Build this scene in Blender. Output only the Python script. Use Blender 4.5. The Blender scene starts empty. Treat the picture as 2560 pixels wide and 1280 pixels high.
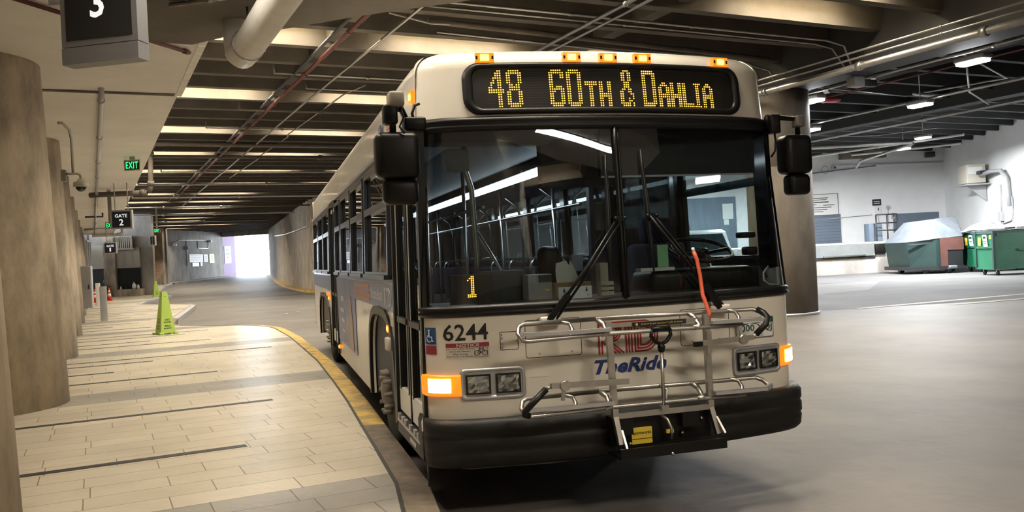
import bpy, bmesh, math, random
from mathutils import Vector, Matrix
random.seed(7)
SC = bpy.context.scene
COL = SC.collection
R = math.radians

# ------------------------------------------------------------------ camera
def make_camera():
    yaw, pitch, roll = R(16.1637), R(-0.3528), R(2.7559)
    cy, sy, cp, sp = math.cos(yaw), math.sin(yaw), math.cos(pitch), math.sin(pitch)
    fwd = Vector((sy*cp, cy*cp, sp)); right = Vector((cy, -sy, 0)); up = right.cross(fwd)
    c, s = math.cos(roll), math.sin(roll)
    r2 = c*right - s*up
    u2 = s*right + c*up
    cam = bpy.data.cameras.new('camera')
    o = bpy.data.objects.new('camera', cam); COL.objects.link(o)
    m = Matrix((r2, u2, -fwd)).transposed().to_4x4()
    m.translation = Vector((-2.1919, -4.7934, 1.5749))
    o.matrix_world = m
    cam.sensor_width = 36; cam.lens = 2127.23/2560*36
    cam.shift_y = (652.27-640)/2560
    cam.clip_start = .05; cam.clip_end = 500
    SC.camera = o
make_camera()

# ------------------------------------------------------------------ world: bright overcast daylight at the far exit
w = bpy.data.worlds.new('sky'); SC.world = w; w.use_nodes = True
bg = w.node_tree.nodes['Background']
bg.inputs[0].default_value = (.80, .90, 1.0, 1); bg.inputs[1].default_value = 18.0
SC.view_settings.view_transform = 'Standard'; SC.view_settings.look = 'None'
SC.view_settings.gamma = 1; SC.view_settings.use_curve_mapping = False
SC.view_settings.exposure = 0.3
SC.cycles.use_denoising = True
SC.cycles.max_bounces = 8; SC.cycles.diffuse_bounces = 4; SC.cycles.glossy_bounces = 4
SC.cycles.transparent_max_bounces = 16; SC.cycles.transmission_bounces = 6
SC.cycles.sample_clamp_indirect = 6.0
SC.cycles.caustics_reflective = False; SC.cycles.caustics_refractive = False

# daylight comes in through the far exit: a portal there, and the sun outside
def portal():
    l = bpy.data.lights.new('exit_portal', 'AREA'); l.shape = 'RECTANGLE'; l.size = 8; l.size_y = 5
    l.cycles.is_portal = True
    o = bpy.data.objects.new('exit_portal', l); COL.objects.link(o)
    o.location = (-3.9, 87.9, 2.9)
    d = Vector((-.62, -.78, 0)).normalized()
    o.rotation_euler = d.to_track_quat('-Z', 'Y').to_euler()
portal()
sun = bpy.data.lights.new('sun', 'SUN'); sun.energy = 3.0; sun.angle = R(1.5); sun.color = (1, .95, .88)
so = bpy.data.objects.new('sun', sun); COL.objects.link(so); so.location = (0, 120, 40)
so.rotation_euler = Vector((.3, -.35, -1)).to_track_quat('-Z', 'Y').to_euler()

# ------------------------------------------------------------------ building frame: a along the row of pillars, b across it
SN, CS = math.sin(R(10)), math.cos(R(10))
def W(a, b, z=0.0): return Vector((-a*SN + b*CS, a*CS + b*SN, z))
UA = Vector((-SN, CS, 0)); UB = Vector((CS, SN, 0)); UZ = Vector((0, 0, 1))
def ramp(y):
    t = min(1, max(0, (y-60)/28.0)); return .75*t*t*(3-2*t)

# ------------------------------------------------------------------ mesh builder
class MB:
    def __init__(s): s.v = []; s.f = []; s.sm = []
    def add(s, vs, fs, smooth=False):
        n = len(s.v); s.v += [tuple(p) for p in vs]
        s.f += [tuple(i+n for i in f) for f in fs]; s.sm += [smooth]*len(fs); return s
    def obox(s, c, ux, uy, uz):
        c = Vector(c); ux = Vector(ux); uy = Vector(uy); uz = Vector(uz)
        vs = [c + i*ux + j*uy + k*uz for k in (-1, 1) for j in (-1, 1) for i in (-1, 1)]
        return s.add(vs, [(0,2,3,1),(4,5,7,6),(0,1,5,4),(2,6,7,3),(0,4,6,2),(1,3,7,5)])
    def box(s, x0, x1, y0, y1, z0, z1):
        return s.obox(((x0+x1)/2,(y0+y1)/2,(z0+z1)/2), ((x1-x0)/2,0,0), (0,(y1-y0)/2,0), (0,0,(z1-z0)/2))
    def abox(s, a0, a1, b0, b1, z0, z1):
        return s.obox(W((a0+a1)/2,(b0+b1)/2,(z0+z1)/2), UB*((b1-b0)/2), UA*((a1-a0)/2), UZ*((z1-z0)/2))
    def prism(s, poly, vec, smooth=False):
        n = len(poly); vec = Vector(vec); p = [Vector(q) for q in poly]
        vs = p + [q+vec for q in p]
        s.add(vs, [tuple(range(n-1,-1,-1)), tuple(range(n, 2*n))])
        m = len(s.v)-2*n
        for i in range(n):
            j = (i+1) % n
            s.f.append((m+i, m+j, m+n+j, m+n+i)); s.sm.append(smooth)
        return s
    def tube(s, pts, r, n=8, closed=False):
        pts = [Vector(p) for p in pts]; N = len(pts); rings = []
        t0 = (pts[1]-pts[0]).normalized()
        ref = Vector((0,0,1)) if abs(t0.z) < .9 else Vector((1,0,0))
        x = t0.cross(ref).normalized()
        for i, p in enumerate(pts):
            if closed: t = (pts[(i+1)%N]-pts[i-1])
            elif i == 0: t = pts[1]-p
            elif i == N-1: t = p-pts[i-1]
            else: t = (pts[i+1]-p).normalized()+(p-pts[i-1]).normalized()
            t = t.normalized(); x = (x - t*x.dot(t)).normalized(); y = t.cross(x)
            rr = r[i] if isinstance(r, (list, tuple)) else r
            rings.append([p + rr*(math.cos(2*math.pi*k/n)*x + math.sin(2*math.pi*k/n)*y) for k in range(n)])
        vs = [q for g in rings for q in g]; fs = []
        for i in range(N if closed else N-1):
            j = (i+1) % N
            for k in range(n):
                l = (k+1) % n; fs.append((i*n+k, i*n+l, j*n+l, j*n+k))
        m = len(s.v); s.add(vs, fs, True)
        if not closed:
            s.f += [tuple(m+k for k in range(n-1,-1,-1)), tuple(m+(N-1)*n+k for k in range(n))]; s.sm += [False, False]
        return s
    def bar(s, p, q, w, h=None, up=(0,0,1)):
        p = Vector(p); q = Vector(q); d = q-p; L = d.length; d.normalize(); h = h or w
        up = Vector(up)
        if abs(d.dot(up)) > .95: up = Vector((0,1,0))
        x = d.cross(up).normalized(); y = x.cross(d)
        return s.obox((p+q)/2, x*w/2, y*h/2, d*L/2)
    def lathe(s, prof, c=(0,0,0), axis='Z', n=24, smooth=True):
        c = Vector(c); A = {'Z':(Vector((1,0,0)),Vector((0,1,0)),Vector((0,0,1))),'X':(Vector((0,1,0)),Vector((0,0,1)),Vector((1,0,0))),
             'Y':(Vector((0,0,1)),Vector((1,0,0)),Vector((0,1,0)))}[axis]
        vs = []; fs = []; m = len(prof)
        for r, h in prof:
            for k in range(n):
                a = 2*math.pi*k/n; vs.append(c + A[0]*r*math.cos(a) + A[1]*r*math.sin(a) + A[2]*h)
        for i in range(m-1):
            for k in range(n):
                l = (k+1) % n; fs.append((i*n+k, i*n+l, (i+1)*n+l, (i+1)*n+k))
        b = len(s.v); s.add(vs, fs, smooth)
        if prof[0][0] > 1e-5: s.f.append(tuple(b+k for k in range(n-1,-1,-1))); s.sm.append(False)
        if prof[-1][0] > 1e-5: s.f.append(tuple(b+(m-1)*n+k for k in range(n))); s.sm.append(False)
        return s
    def grid(s, fn, us, vs_, smooth=True, flip=False):
        P = [fn(u, v) for v in vs_ for u in us]; n = len(us); fs = []
        for j in range(len(vs_)-1):
            for i in range(n-1):
                q = (j*n+i, j*n+i+1, (j+1)*n+i+1, (j+1)*n+i); fs.append(q[::-1] if flip else q)
        return s.add(P, fs, smooth)
    def ball(s, c, rx, ry=None, rz=None, n=12, m=8):
        ry = ry or rx; rz = rz or rx; c = Vector(c)
        prof = [(math.sin(math.pi*i/m), -math.cos(math.pi*i/m)) for i in range(m+1)]
        vs = []; fs = []
        for r, h in prof:
            for k in range(n):
                a = 2*math.pi*k/n; vs.append(c + Vector((rx*r*math.cos(a), ry*r*math.sin(a), rz*h)))
        for i in range(m):
            for k in range(n):
                l = (k+1) % n; fs.append((i*n+k, i*n+l, (i+1)*n+l, (i+1)*n+k))
        return s.add(vs, fs, True)
    def rbox(s, x0, x1, y0, y1, z0, z1, r=.02, seg=3):
        bm = bmesh.new()
        bmesh.ops.create_cube(bm, size=1)
        for v in bm.verts:
            v.co = Vector(((x0+x1)/2+v.co.x*(x1-x0), (y0+y1)/2+v.co.y*(y1-y0), (z0+z1)/2+v.co.z*(z1-z0)))
        bmesh.ops.bevel(bm, geom=bm.edges[:], offset=r, segments=seg, profile=.5, affect='EDGES')
        bm.verts.index_update()
        s.add([v.co.copy() for v in bm.verts], [tuple(v.index for v in f.verts) for f in bm.faces], True)
        bm.free(); return s
    def frame(s, o, ux, uy, w, h, t, d, dv):
        # rectangular frame in the plane ux, uy with bar width t, thickness d along dv
        o = Vector(o); ux = Vector(ux); uy = Vector(uy); dv = Vector(dv)
        def b(x0, x1, y0, y1):
            s.obox(o+ux*(x0+x1)/2+uy*(y0+y1)/2, ux*(x1-x0)/2, uy*(y1-y0)/2, dv*d/2)
        b(0, w, 0, t); b(0, w, h-t, h); b(0, t, t, h-t); b(w-t, w, t, h-t); return s
    def build(s, name, mat, parent=None, label=None, kind=None, loc=None):
        me = bpy.data.meshes.new(name); me.from_pydata(s.v, [], s.f)
        me.polygons.foreach_set('use_smooth', s.sm); me.materials.append(mat); me.update()
        o = bpy.data.objects.new(name, me); COL.objects.link(o)
        if parent: o.parent = parent
        if label: o['label'] = label
        if kind: o['kind'] = kind
        if loc is not None: o.location = loc
        bm = bmesh.new(); bm.from_mesh(me); bmesh.ops.recalc_face_normals(bm, faces=bm.faces[:]); bm.to_mesh(me); bm.free()
        return o

def thing(name, label, cat, loc=(0,0,0), rz=0.0, group=None):
    o = bpy.data.objects.new(name, None); COL.objects.link(o); o.empty_display_size = .1
    o.location = loc; o.rotation_euler = (0,0,rz); o['label'] = label; o['category'] = cat
    if group: o['group'] = group
    return o
def tag(o, label, cat, group=None):
    o['label'] = label; o['category'] = cat
    if group: o['group'] = group
    return o
def struct(o, label, cat='building'):
    o['kind'] = 'structure'; o['label'] = label; o['category'] = cat
    if o.name.startswith('ceiling_beam'): o['group'] = label+'s'
    return o
def copy_tree(o, parent=None):
    c = o.copy(); COL.objects.link(c)
    if parent: c.parent = parent
    for ch in list(o.children): copy_tree(ch, c)
    return c

# ------------------------------------------------------------------ lettering
def text2d(body, bold=0.0, shear=0.0, res=2, space=1.0):
    cu = bpy.data.curves.new('lettering', 'FONT'); cu.body = body; cu.offset = bold; cu.shear = shear
    cu.resolution_u = res; cu.space_character = space; cu.align_x = 'LEFT'; cu.space_line = .95
    o = bpy.data.objects.new('lettering', cu); m = bpy.data.meshes.new_from_object(o)
    v = [(p.co.x, p.co.y) for p in m.vertices]; f = [tuple(p.vertices) for p in m.polygons]
    bpy.data.objects.remove(o); bpy.data.meshes.remove(m); bpy.data.curves.remove(cu)
    x0 = min(p[0] for p in v); x1 = max(p[0] for p in v); y0 = min(p[1] for p in v); y1 = max(p[1] for p in v)
    return [((p[0]-x0)/(x1-x0), (p[1]-y0)/(y1-y0)) for p in v], f, (x1-x0)/(y1-y0)
def put_text(mb, body, fn, u0, v0, wd, ht, bold=0.0, shear=0.0, space=1.0):
    v, f, _ = text2d(body, bold, shear, space=space)
    return mb.add([fn(u0+p[0]*wd, v0+p[1]*ht) for p in v], f)
def plane_fn(o, ux, uy, off=(0,0,0)):
    o = Vector(o)+Vector(off); ux = Vector(ux); uy = Vector(uy)
    return lambda u, v: o+ux*u+uy*v
def rect(mb, fn, u0, v0, wd, ht, nu=1):
    P = []; 
    for j in (0, 1):
        for i in range(nu+1): P.append(fn(u0+wd*i/nu, v0+ht*j))
    return mb.add(P, [(i, i+1, nu+2+i, nu+1+i) for i in range(nu)])

# ------------------------------------------------------------------ materials
def mat(name, col, rough=.5, metal=0.0, var=0.0, scale=3.0, bump=0.0, emit=None, es=0.0, stretch=None, col2=None, coat=0.0, spec=.5, bscale=None):
    m = bpy.data.materials.new(name); m.use_nodes = True; nt = m.node_tree; b = nt.nodes['Principled BSDF']
    b.inputs['Base Color'].default_value = (*col, 1); b.inputs['Roughness'].default_value = rough
    b.inputs['Metallic'].default_value = metal; b.inputs['Coat Weight'].default_value = coat
    b.inputs['Specular IOR Level'].default_value = spec
    if emit: b.inputs['Emission Color'].default_value = (*emit, 1); b.inputs['Emission Strength'].default_value = es
    if var or bump:
        tc = nt.nodes.new('ShaderNodeTexCoord'); mp = nt.nodes.new('ShaderNodeMapping')
        nt.links.new(tc.outputs['Object'], mp.inputs[0])
        if stretch: mp.inputs['Scale'].default_value = stretch
        no = nt.nodes.new('ShaderNodeTexNoise'); no.inputs['Scale'].default_value = scale; no.inputs['Detail'].default_value = 7
        no.inputs['Roughness'].default_value = .65
        nt.links.new(mp.outputs[0], no.inputs['Vector'])
        if var:
            cr = nt.nodes.new('ShaderNodeValToRGB')
            c2 = col2 or tuple(c*(1-var) for c in col)
            cr.color_ramp.elements[0].position = .32; cr.color_ramp.elements[0].color = (*c2, 1)
            cr.color_ramp.elements[1].position = .68; cr.color_ramp.elements[1].color = (*(min(1, c*(1+var*.5)) for c in col), 1)
            nt.links.new(no.outputs['Fac'], cr.inputs[0]); nt.links.new(cr.outputs[0], b.inputs['Base Color'])
        if bump:
            n2 = no
            if bscale:
                n2 = nt.nodes.new('ShaderNodeTexNoise'); n2.inputs['Scale'].default_value = bscale; n2.inputs['Detail'].default_value = 5
                nt.links.new(mp.outputs[0], n2.inputs['Vector'])
            bp = nt.nodes.new('ShaderNodeBump'); bp.inputs['Strength'].default_value = bump; bp.inputs['Distance'].default_value = .02
            nt.links.new(n2.outputs['Fac'], bp.inputs['Height']); nt.links.new(bp.outputs[0], b.inputs['Normal'])
    return m
def glass_mat(name, tint=(.8,.85,.85), ior=1.5, rough=0.0):
    m = bpy.data.materials.new(name); m.use_nodes = True; nt = m.node_tree; nt.nodes.remove(nt.nodes['Principled BSDF'])
    out = nt.nodes['Material Output']; tr = nt.nodes.new('ShaderNodeBsdfTransparent'); tr.inputs[0].default_value = (*tint, 1)
    gl = nt.nodes.new('ShaderNodeBsdfGlossy'); gl.inputs['Roughness'].default_value = rough; gl.inputs[0].default_value = (1,1,1,1)
    f0 = ((ior-1)/(ior+1))**2
    ge = nt.nodes.new('ShaderNodeNewGeometry'); dt = nt.nodes.new('ShaderNodeVectorMath'); dt.operation = 'DOT_PRODUCT'
    nt.links.new(ge.outputs['Incoming'], dt.inputs[0]); nt.links.new(ge.outputs['Normal'], dt.inputs[1])
    def mm(op, x, y, x_l=True):
        n = nt.nodes.new('ShaderNodeMath'); n.operation = op
        for i, q in enumerate((x, y)):
            if isinstance(q, (int, float)): n.inputs[i].default_value = q
            else: nt.links.new(q, n.inputs[i])
        return n
    ab = mm('ABSOLUTE', dt.outputs['Value'], 0); om = mm('SUBTRACT', 1.0, ab.outputs[0]); pw_ = mm('POWER', om.outputs[0], 5.0)
    sc = mm('MULTIPLY', pw_.outputs[0], 1-f0); fr = mm('ADD', sc.outputs[0], f0)
    mx = nt.nodes.new('ShaderNodeMixShader')
    nt.links.new(fr.outputs[0], mx.inputs[0]); nt.links.new(tr.outputs[0], mx.inputs[1]); nt.links.new(gl.outputs[0], mx.inputs[2])
    nt.links.new(mx.outputs[0], out.inputs[0]); return m

def tile_mat():
    m = bpy.data.materials.new('sidewalk_tile'); m.use_nodes = True; nt = m.node_tree; b = nt.nodes['Principled BSDF']
    L = nt.links.new
    tc = nt.nodes.new('ShaderNodeTexCoord'); mp = nt.nodes.new('ShaderNodeMapping'); mp.inputs['Rotation'].default_value = (0,0,R(-10))
    L(tc.outputs['Object'], mp.inputs[0])
    br = nt.nodes.new('ShaderNodeTexBrick'); br.offset = .37; br.offset_frequency = 2; br.squash = .62; br.squash_frequency = 3
    br.inputs['Scale'].default_value = 1; br.inputs['Mortar Size'].default_value = .0042; br.inputs['Mortar Smooth'].default_value = .1
    br.inputs['Brick Width'].default_value = .78; br.inputs['Row Height'].default_value = .2975
    br.inputs['Color1'].default_value = (.65,.585,.475,1); br.inputs['Color2'].default_value = (.58,.52,.415,1); br.inputs['Mortar'].default_value = (.17,.135,.09,1)
    L(mp.outputs[0], br.inputs['Vector'])
    # grey paving bands on the pillar lines
    sx = nt.nodes.new('ShaderNodeSeparateXYZ'); L(mp.outputs[0], sx.inputs[0])
    def mth(op, a, bb=None, c=None):
        n = nt.nodes.new('ShaderNodeMath'); n.operation = op
        for i, q in enumerate((a, bb, c)):
            if q is None: continue
            if isinstance(q, (int, float)): n.inputs[i].default_value = q
            else: L(q, n.inputs[i])
        return n.outputs[0]
    ph = mth('FLOORED_MODULO', mth('SUBTRACT', sx.outputs[1], 6.25), 5.95)
    inb = mth('LESS_THAN', ph, .89)
    mx = nt.nodes.new('ShaderNodeMix'); mx.data_type = 'RGBA'; L(inb, mx.inputs[0]); L(br.outputs['Color'], mx.inputs[6])
    mb2 = nt.nodes.new('ShaderNodeMix'); mb2.data_type = 'RGBA'; mb2.blend_type = 'MULTIPLY'; mb2.inputs[0].default_value = 1
    L(br.outputs['Color'], mb2.inputs[6]); mb2.inputs[7].default_value = (.52,.55,.62,1); L(mb2.outputs[2], mx.inputs[7])
    no = nt.nodes.new('ShaderNodeTexNoise'); no.inputs['Scale'].default_value = 1.3; no.inputs['Detail'].default_value = 8; L(mp.outputs[0], no.inputs['Vector'])
    cr = nt.nodes.new('ShaderNodeValToRGB'); cr.color_ramp.elements[0].position = .3; cr.color_ramp.elements[0].color = (.78,.78,.78,1)
    cr.color_ramp.elements[1].position = .6; cr.color_ramp.elements[1].color = (1,1,1,1); L(no.outputs[0], cr.inputs[0])
    m3 = nt.nodes.new('ShaderNodeMix'); m3.data_type = 'RGBA'; m3.blend_type = 'MULTIPLY'; m3.inputs[0].default_value = 1
    L(mx.outputs[2], m3.inputs[6]); L(cr.outputs[0], m3.inputs[7]); L(m3.outputs[2], b.inputs['Base Color'])
    b.inputs['Roughness'].default_value = .34
    n2 = nt.nodes.new('ShaderNodeTexNoise'); n2.inputs['Scale'].default_value = 12; n2.inputs['Detail'].default_value = 3; L(mp.outputs[0], n2.inputs['Vector'])
    ad = mth('ADD', mth('MULTIPLY', n2.outputs[0], .5), mth('MULTIPLY', br.outputs['Fac'], -.10))
    bp = nt.nodes.new('ShaderNodeBump'); bp.inputs['Strength'].default_value = .42; bp.inputs['Distance'].default_value = .02
    L(ad, bp.inputs['Height']); L(bp.outputs[0], b.inputs['Normal'])
    return m

M = {}
M['tile'] = tile_mat()
M['strip'] = mat('dark_inlay_tile', (.028,.028,.032), .5, var=.2, scale=4)
M['road'] = mat('worn_road_concrete', (.125,.112,.10), .62, var=.35, scale=.45, bump=.25, bscale=6, stretch=(1,1,1))
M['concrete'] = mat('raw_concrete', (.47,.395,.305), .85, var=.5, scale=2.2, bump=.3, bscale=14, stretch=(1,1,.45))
M['concrete_grey'] = mat('grey_concrete', (.34,.31,.28), .85, var=.35, scale=1.2, bump=.25, bscale=10, stretch=(1,1,.5))
M['housing_beige'] = mat('dusty_beige_housing', (.26,.23,.18), .5)
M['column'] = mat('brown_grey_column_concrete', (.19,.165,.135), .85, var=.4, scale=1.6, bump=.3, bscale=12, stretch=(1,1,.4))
M['leveller'] = mat('leveller_grey_paint', (.15,.16,.155), .5, var=.15, scale=3)
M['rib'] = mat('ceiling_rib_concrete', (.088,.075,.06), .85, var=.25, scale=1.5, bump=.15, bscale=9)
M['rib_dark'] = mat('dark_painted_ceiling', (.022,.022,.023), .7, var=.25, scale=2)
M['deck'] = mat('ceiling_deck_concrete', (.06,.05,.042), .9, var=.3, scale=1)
M['soffit'] = mat('cream_painted_plaster', (.92,.91,.885), .6, var=.10, scale=.7, bump=.06, bscale=5)
M['whitewall'] = mat('white_painted_wall', (.90,.905,.905), .55, var=.07, scale=.6)
M['curb_yellow'] = mat('worn_yellow_paint', (.52,.34,.06), .65, var=.6, scale=5, bump=.3, col2=(.20,.15,.08))
M['curb_bare'] = mat('dirty_kerb_concrete', (.17,.135,.10), .7, var=.45, scale=6, bump=.4)
M['gap'] = mat('black_joint', (.02,.02,.02), .6)
M['white'] = mat('bus_white_paint', (.82,.775,.685), .22, coat=.4, var=.06, scale=2.2)
M['cream_trim'] = mat('pale_door_aluminium', (.78,.76,.71), .3)
M['blackrubber'] = mat('black_rubber', (.008,.008,.008), .4, spec=.3)
M['bumper'] = mat('charcoal_bumper_rubber', (.011,.011,.011), .5, var=.3, spec=.3, scale=3, bump=.1, bscale=60)
M['blackgloss'] = mat('black_gloss', (.01,.01,.011), .12)
M['blackplastic'] = mat('black_plastic', (.006,.006,.006), .36, spec=.25)
M['chrome'] = mat('chrome', (.75,.75,.75), .12, metal=1)
M['steel'] = mat('brushed_steel', (.50,.48,.45), .36, metal=1, var=.2, scale=8)
M['alu'] = mat('grey_aluminium', (.55,.55,.58), .4, metal=.7)
M['galv'] = mat('galvanized_pipe', (.42,.41,.39), .35, metal=.9, var=.2, scale=4)
M['pipewhite'] = mat('white_pipe', (.82,.80,.75), .4, var=.12, scale=2)
M['pipered'] = mat('red_pipe', (.09,.02,.016), .7, var=.3, scale=3)
M['pipebrown'] = mat('dull_pipe', (.12,.10,.08), .85, var=.3, scale=3)
M['tire'] = mat('tyre_rubber', (.025,.024,.023), .75, var=.4, scale=8)
M['rim'] = mat('dusty_wheel_steel', (.24,.21,.18), .6, metal=.4, var=.4, scale=8)
M['glass_ws'] = glass_mat('windshield_glass', (.66,.74,.75), 1.8)
M['glass_side'] = glass_mat('tinted_side_glass', (.34,.37,.38), 1.7)
M['glass_door'] = glass_mat('door_glass', (.55,.58,.58), 1.65)
M['glass_clear'] = glass_mat('clear_glass', (.85,.9,.9), 1.5)
M['interior'] = mat('bus_interior_grey', (.05,.055,.065), .6)
M['interior_lt'] = mat('bus_ceiling_panel', (.06,.07,.085), .45)
M['seat'] = mat('dark_blue_seat_cloth', (.03,.035,.06), .85, var=.4, scale=30)
M['rail'] = mat('stainless_rail', (.62,.64,.66), .22, metal=1)
M['amber'] = mat('amber_lens', (.85,.25,.02), .2, emit=(1,.22,.01), es=.9)
M['amber_hot'] = mat('amber_lamp_glow', (1,.6,.1), .3, emit=(1,.50,.06), es=6)
M['amber_on'] = mat('lit_turn_lamp', (1,.8,.4), .3, emit=(1,.66,.16), es=22)
M['red_lens'] = mat('red_lens', (.6,.02,.02), .3, emit=(1,.05,.02), es=1.5)
M['led'] = mat('amber_led_dots', (1,.5,.05), .4, emit=(1,.43,.045), es=3.2)
M['ledoff'] = mat('unlit_led_matrix', (.018,.012,.010), .5)
M['tube'] = mat('fluorescent_tube_warm', (1,1,1), .5, emit=(1,.80,.48), es=62)
M['tube_w'] = mat('fluorescent_tube_white', (1,1,1), .5, emit=(1,.95,.86), es=16)
M['tube_bus'] = mat('bus_interior_tube', (1,1,1), .5, emit=(.82,.92,1), es=7)
M['dock_lamp'] = mat('white_dock_lamp', (1,1,1), .5, emit=(.97,.99,1), es=60)
M['green_exit'] = mat('green_exit_letters', (0,.5,.1), .5, emit=(.02,1,.16), es=2.6)
M['signface'] = mat('black_sign_face', (.008,.009,.012), .35)
M['navyface'] = mat('navy_sign_face', (.012,.016,.035), .4)
M['signlit'] = mat('lit_sign_letters', (.8,.8,.8), .5, emit=(.9,.95,1), es=.55)
M['signgrey'] = mat('sign_box_grey', (.13,.13,.135), .45)
M['signwhite'] = mat('white_sign_letters', (.8,.8,.8), .5)
M['black_ink'] = mat('black_ink', (.012,.011,.010), .5)
M['red_ink'] = mat('red_ink', (.38,.02,.025), .4)
M['maroon'] = mat('maroon_band', (.26,.03,.05), .4)
M['blue_ink'] = mat('navy_ink', (.012,.03,.16), .4)
M['sticker'] = mat('sticker_white', (.62,.57,.50), .5)
M['paper'] = mat('white_paper', (.78,.78,.76), .7)
M['yellow'] = mat('yellow_sticker', (.75,.55,.05), .5)
M['green_paper'] = mat('pale_green_paper', (.30,.62,.32), .7)
M['winframe'] = mat('dark_window_frame', (.03,.034,.042), .25, spec=.6)
M['stripe_blue'] = mat('blue_side_band', (.11,.14,.27), .3, var=.15, scale=3)
M['stripe_orange'] = mat('orange_side_stripe', (.42,.14,.08), .4)
M['ad'] = mat('blue_advert_panel', (.10,.13,.27), .35, var=.35, scale=1.8)
M['pale'] = mat('pale_lettering', (.55,.55,.6), .5)
M['orange'] = mat('orange_strap', (.62,.10,.04), .5)
M['green_bin'] = mat('green_painted_steel', (.012,.12,.06), .45, var=.25, scale=1.5)
M['dark_green'] = mat('dark_green_steel', (.02,.05,.045), .5, var=.25, scale=2)
M['brownred'] = mat('brown_painted_steel', (.16,.065,.055), .55, var=.25, scale=2)
M['silver'] = mat('worn_silver_steel', (.15,.17,.19), .38, metal=.35, var=.25, scale=2)
M['greypaint'] = mat('grey_paint', (.40,.40,.41), .5, var=.1, scale=2)
M['bluegrey'] = mat('blue_grey_paint', (.13,.17,.22), .55, var=.1, scale=1)
M['charcoal'] = mat('charcoal_paint', (.02,.02,.023), .5)
M['lime'] = mat('lime_plastic', (.42,.60,.12), .4)
M['cone_orange'] = mat('orange_cone_plastic', (.75,.07,.02), .5)
M['beige'] = mat('beige_plastic', (.55,.51,.43), .45)
M['purple'] = mat('purple_paint', (.22,.12,.26), .6)
M['carpaint'] = mat('white_car_paint', (.70,.76,.78), .2, coat=.5)
M['carglass'] = mat('dark_car_glass', (.02,.03,.035), .08)
M['bag'] = mat('white_bin_liner', (.75,.78,.85), .4)
M['stone'] = mat('pale_cabinet_paint', (.44,.40,.33), .6)
M['outside_ground'] = mat('sunlit_pavement', (.5,.5,.5), .8)
M['wood'] = mat('brown_cardboard', (.32,.22,.12), .8)

# ================================================================== SETTING
def poly_prism(poly, z0, z1):
    return MB().prism([(x, y, z0) for x, y in poly], (0, 0, z1-z0))
# road / garage floor
ys = [-18, 0, 20, 40, 60] + [60+2*i for i in range(1, 15)] + [90, 94]
mb = MB(); mb.grid(lambda x, y: (x, y, ramp(y)), [-22, -8, -3, 2, 8, 16, 24, 32, 40], ys, smooth=False)
struct(mb.build('floor', M['road']), 'worn concrete driveway and garage floor')
mb = MB(); mb.grid(lambda x, y: (x, y, .74), [-60, -20, 20], [88.5, 105, 160], smooth=False)
struct(mb.build('floor', M['outside_ground']), 'sunlit street outside the far exit')

M['dockfloor'] = mat('pale_dock_concrete', (.088,.086,.083), .85, var=.3, scale=.5, bump=.15, bscale=6)
mb = MB().add([(9.0,11.9,.004),(13,11.2,.004),(38,11.4,.004),(38,38,.004),(4,38,.004),(4,20,.004)], [tuple(range(6))])
struct(mb.build('floor', M['dockfloor']), 'pale concrete floor of the loading area')
# kerb line of the boarding sidewalk (world x, y)
KERB = [(-2.4,-6),(-1.8,-3),(-1.5,-1.4),(-1.31,-.06),(-1.25,.65),(-1.245,1.8),(-1.245,2.75),(-1.24,4.1),(-1.26,5.8),(-1.31,8.15),(-1.42,10.2),(-1.58,13.0),
        (-1.84,15.7),(-2.02,16.6),(-2.35,17.35),(-2.8,17.95),(-3.4,18.5),(-4.2,19.3),(-4.6,20.1),(-4.72,20.9),(-4.85,23.3),(-4.95,28.5),(-5.07,33.3),(-5.35,34.4),(-6.2,35.8),
        (-7.4,37.4),(-7.9,38.6),(-8.0,41),(-7.95,47),(-7.86,52.3),(-8.1,54),(-8.9,58),(-9.7,62)]
def offset_left(line, d):
    out = []
    for i, p in enumerate(line):
        a = Vector(line[max(0, i-1)]); b = Vector(line[min(len(line)-1, i+1)])
        t = (b-a).normalized(); out.append((p[0]-t.y*d, p[1]+t.x*d))
    return out
KIN = offset_left(KERB, .19); KJ = offset_left(KERB, .215)
left_side = [(W(61, -9.0).x, W(61, -9.0).y), (W(-14, -9.0).x, W(-14, -9.0).y)]
mb = poly_prism(KJ + [(-9.9, 62)] + left_side + [(-4, -14)], .0, .15)
side_o = mb.build('floor', M['tile']); struct(side_o, 'cream tiled boarding sidewalk with grey bands')
def ribbon(i0, i1, m, lab, z=.155, nm='trim'):
    mb = MB()
    for i in range(i0, i1):
        a, b, c, d = KERB[i], KERB[i+1], KIN[i+1], KIN[i]
        top = [(a[0],a[1],z-.012),(b[0],b[1],z-.012),(c[0],c[1],z),(d[0],d[1],z)]
        bot = [(p[0],p[1],-.02) for p in top]
        mb.add(top+bot, [(0,1,2,3),(0,4,5,1),(2,6,7,3),(0,3,7,4),(1,5,6,2)])
    struct(mb.build(nm+'_%d' % ribbon.n, m), lab); ribbon.n += 1
ribbon.n = 1
ribbon(0, 6, M['curb_bare'], 'bare dirty kerb beside the front of the bus')
ribbon(6, 15, M['curb_yellow'], 'worn yellow painted kerb along the bus bay')
ribbon(15, 20, M['curb_bare'], 'bare kerb end behind the bus bay')
ribbon(20, 23, M['alu'], 'pale metal edged kerb of the second bus bay')
ribbon(23, 26, M['curb_bare'], 'bare kerb end of the second bus bay')
ribbon(26, 29, M['alu'], 'pale metal edged kerb of the third bus bay')
ribbon(29, 32, M['curb_bare'], 'bare kerb by the far end of the sidewalk')
mb = MB()
for i in range(len(KERB)-1):
    a, b, c, d = KIN[i], KIN[i+1], KJ[i+1], KJ[i]
    mb.add([(a[0],a[1],.1515),(b[0],b[1],.1515),(c[0],c[1],.1515),(d[0],d[1],.1515)], [(0,1,2,3)])
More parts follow.
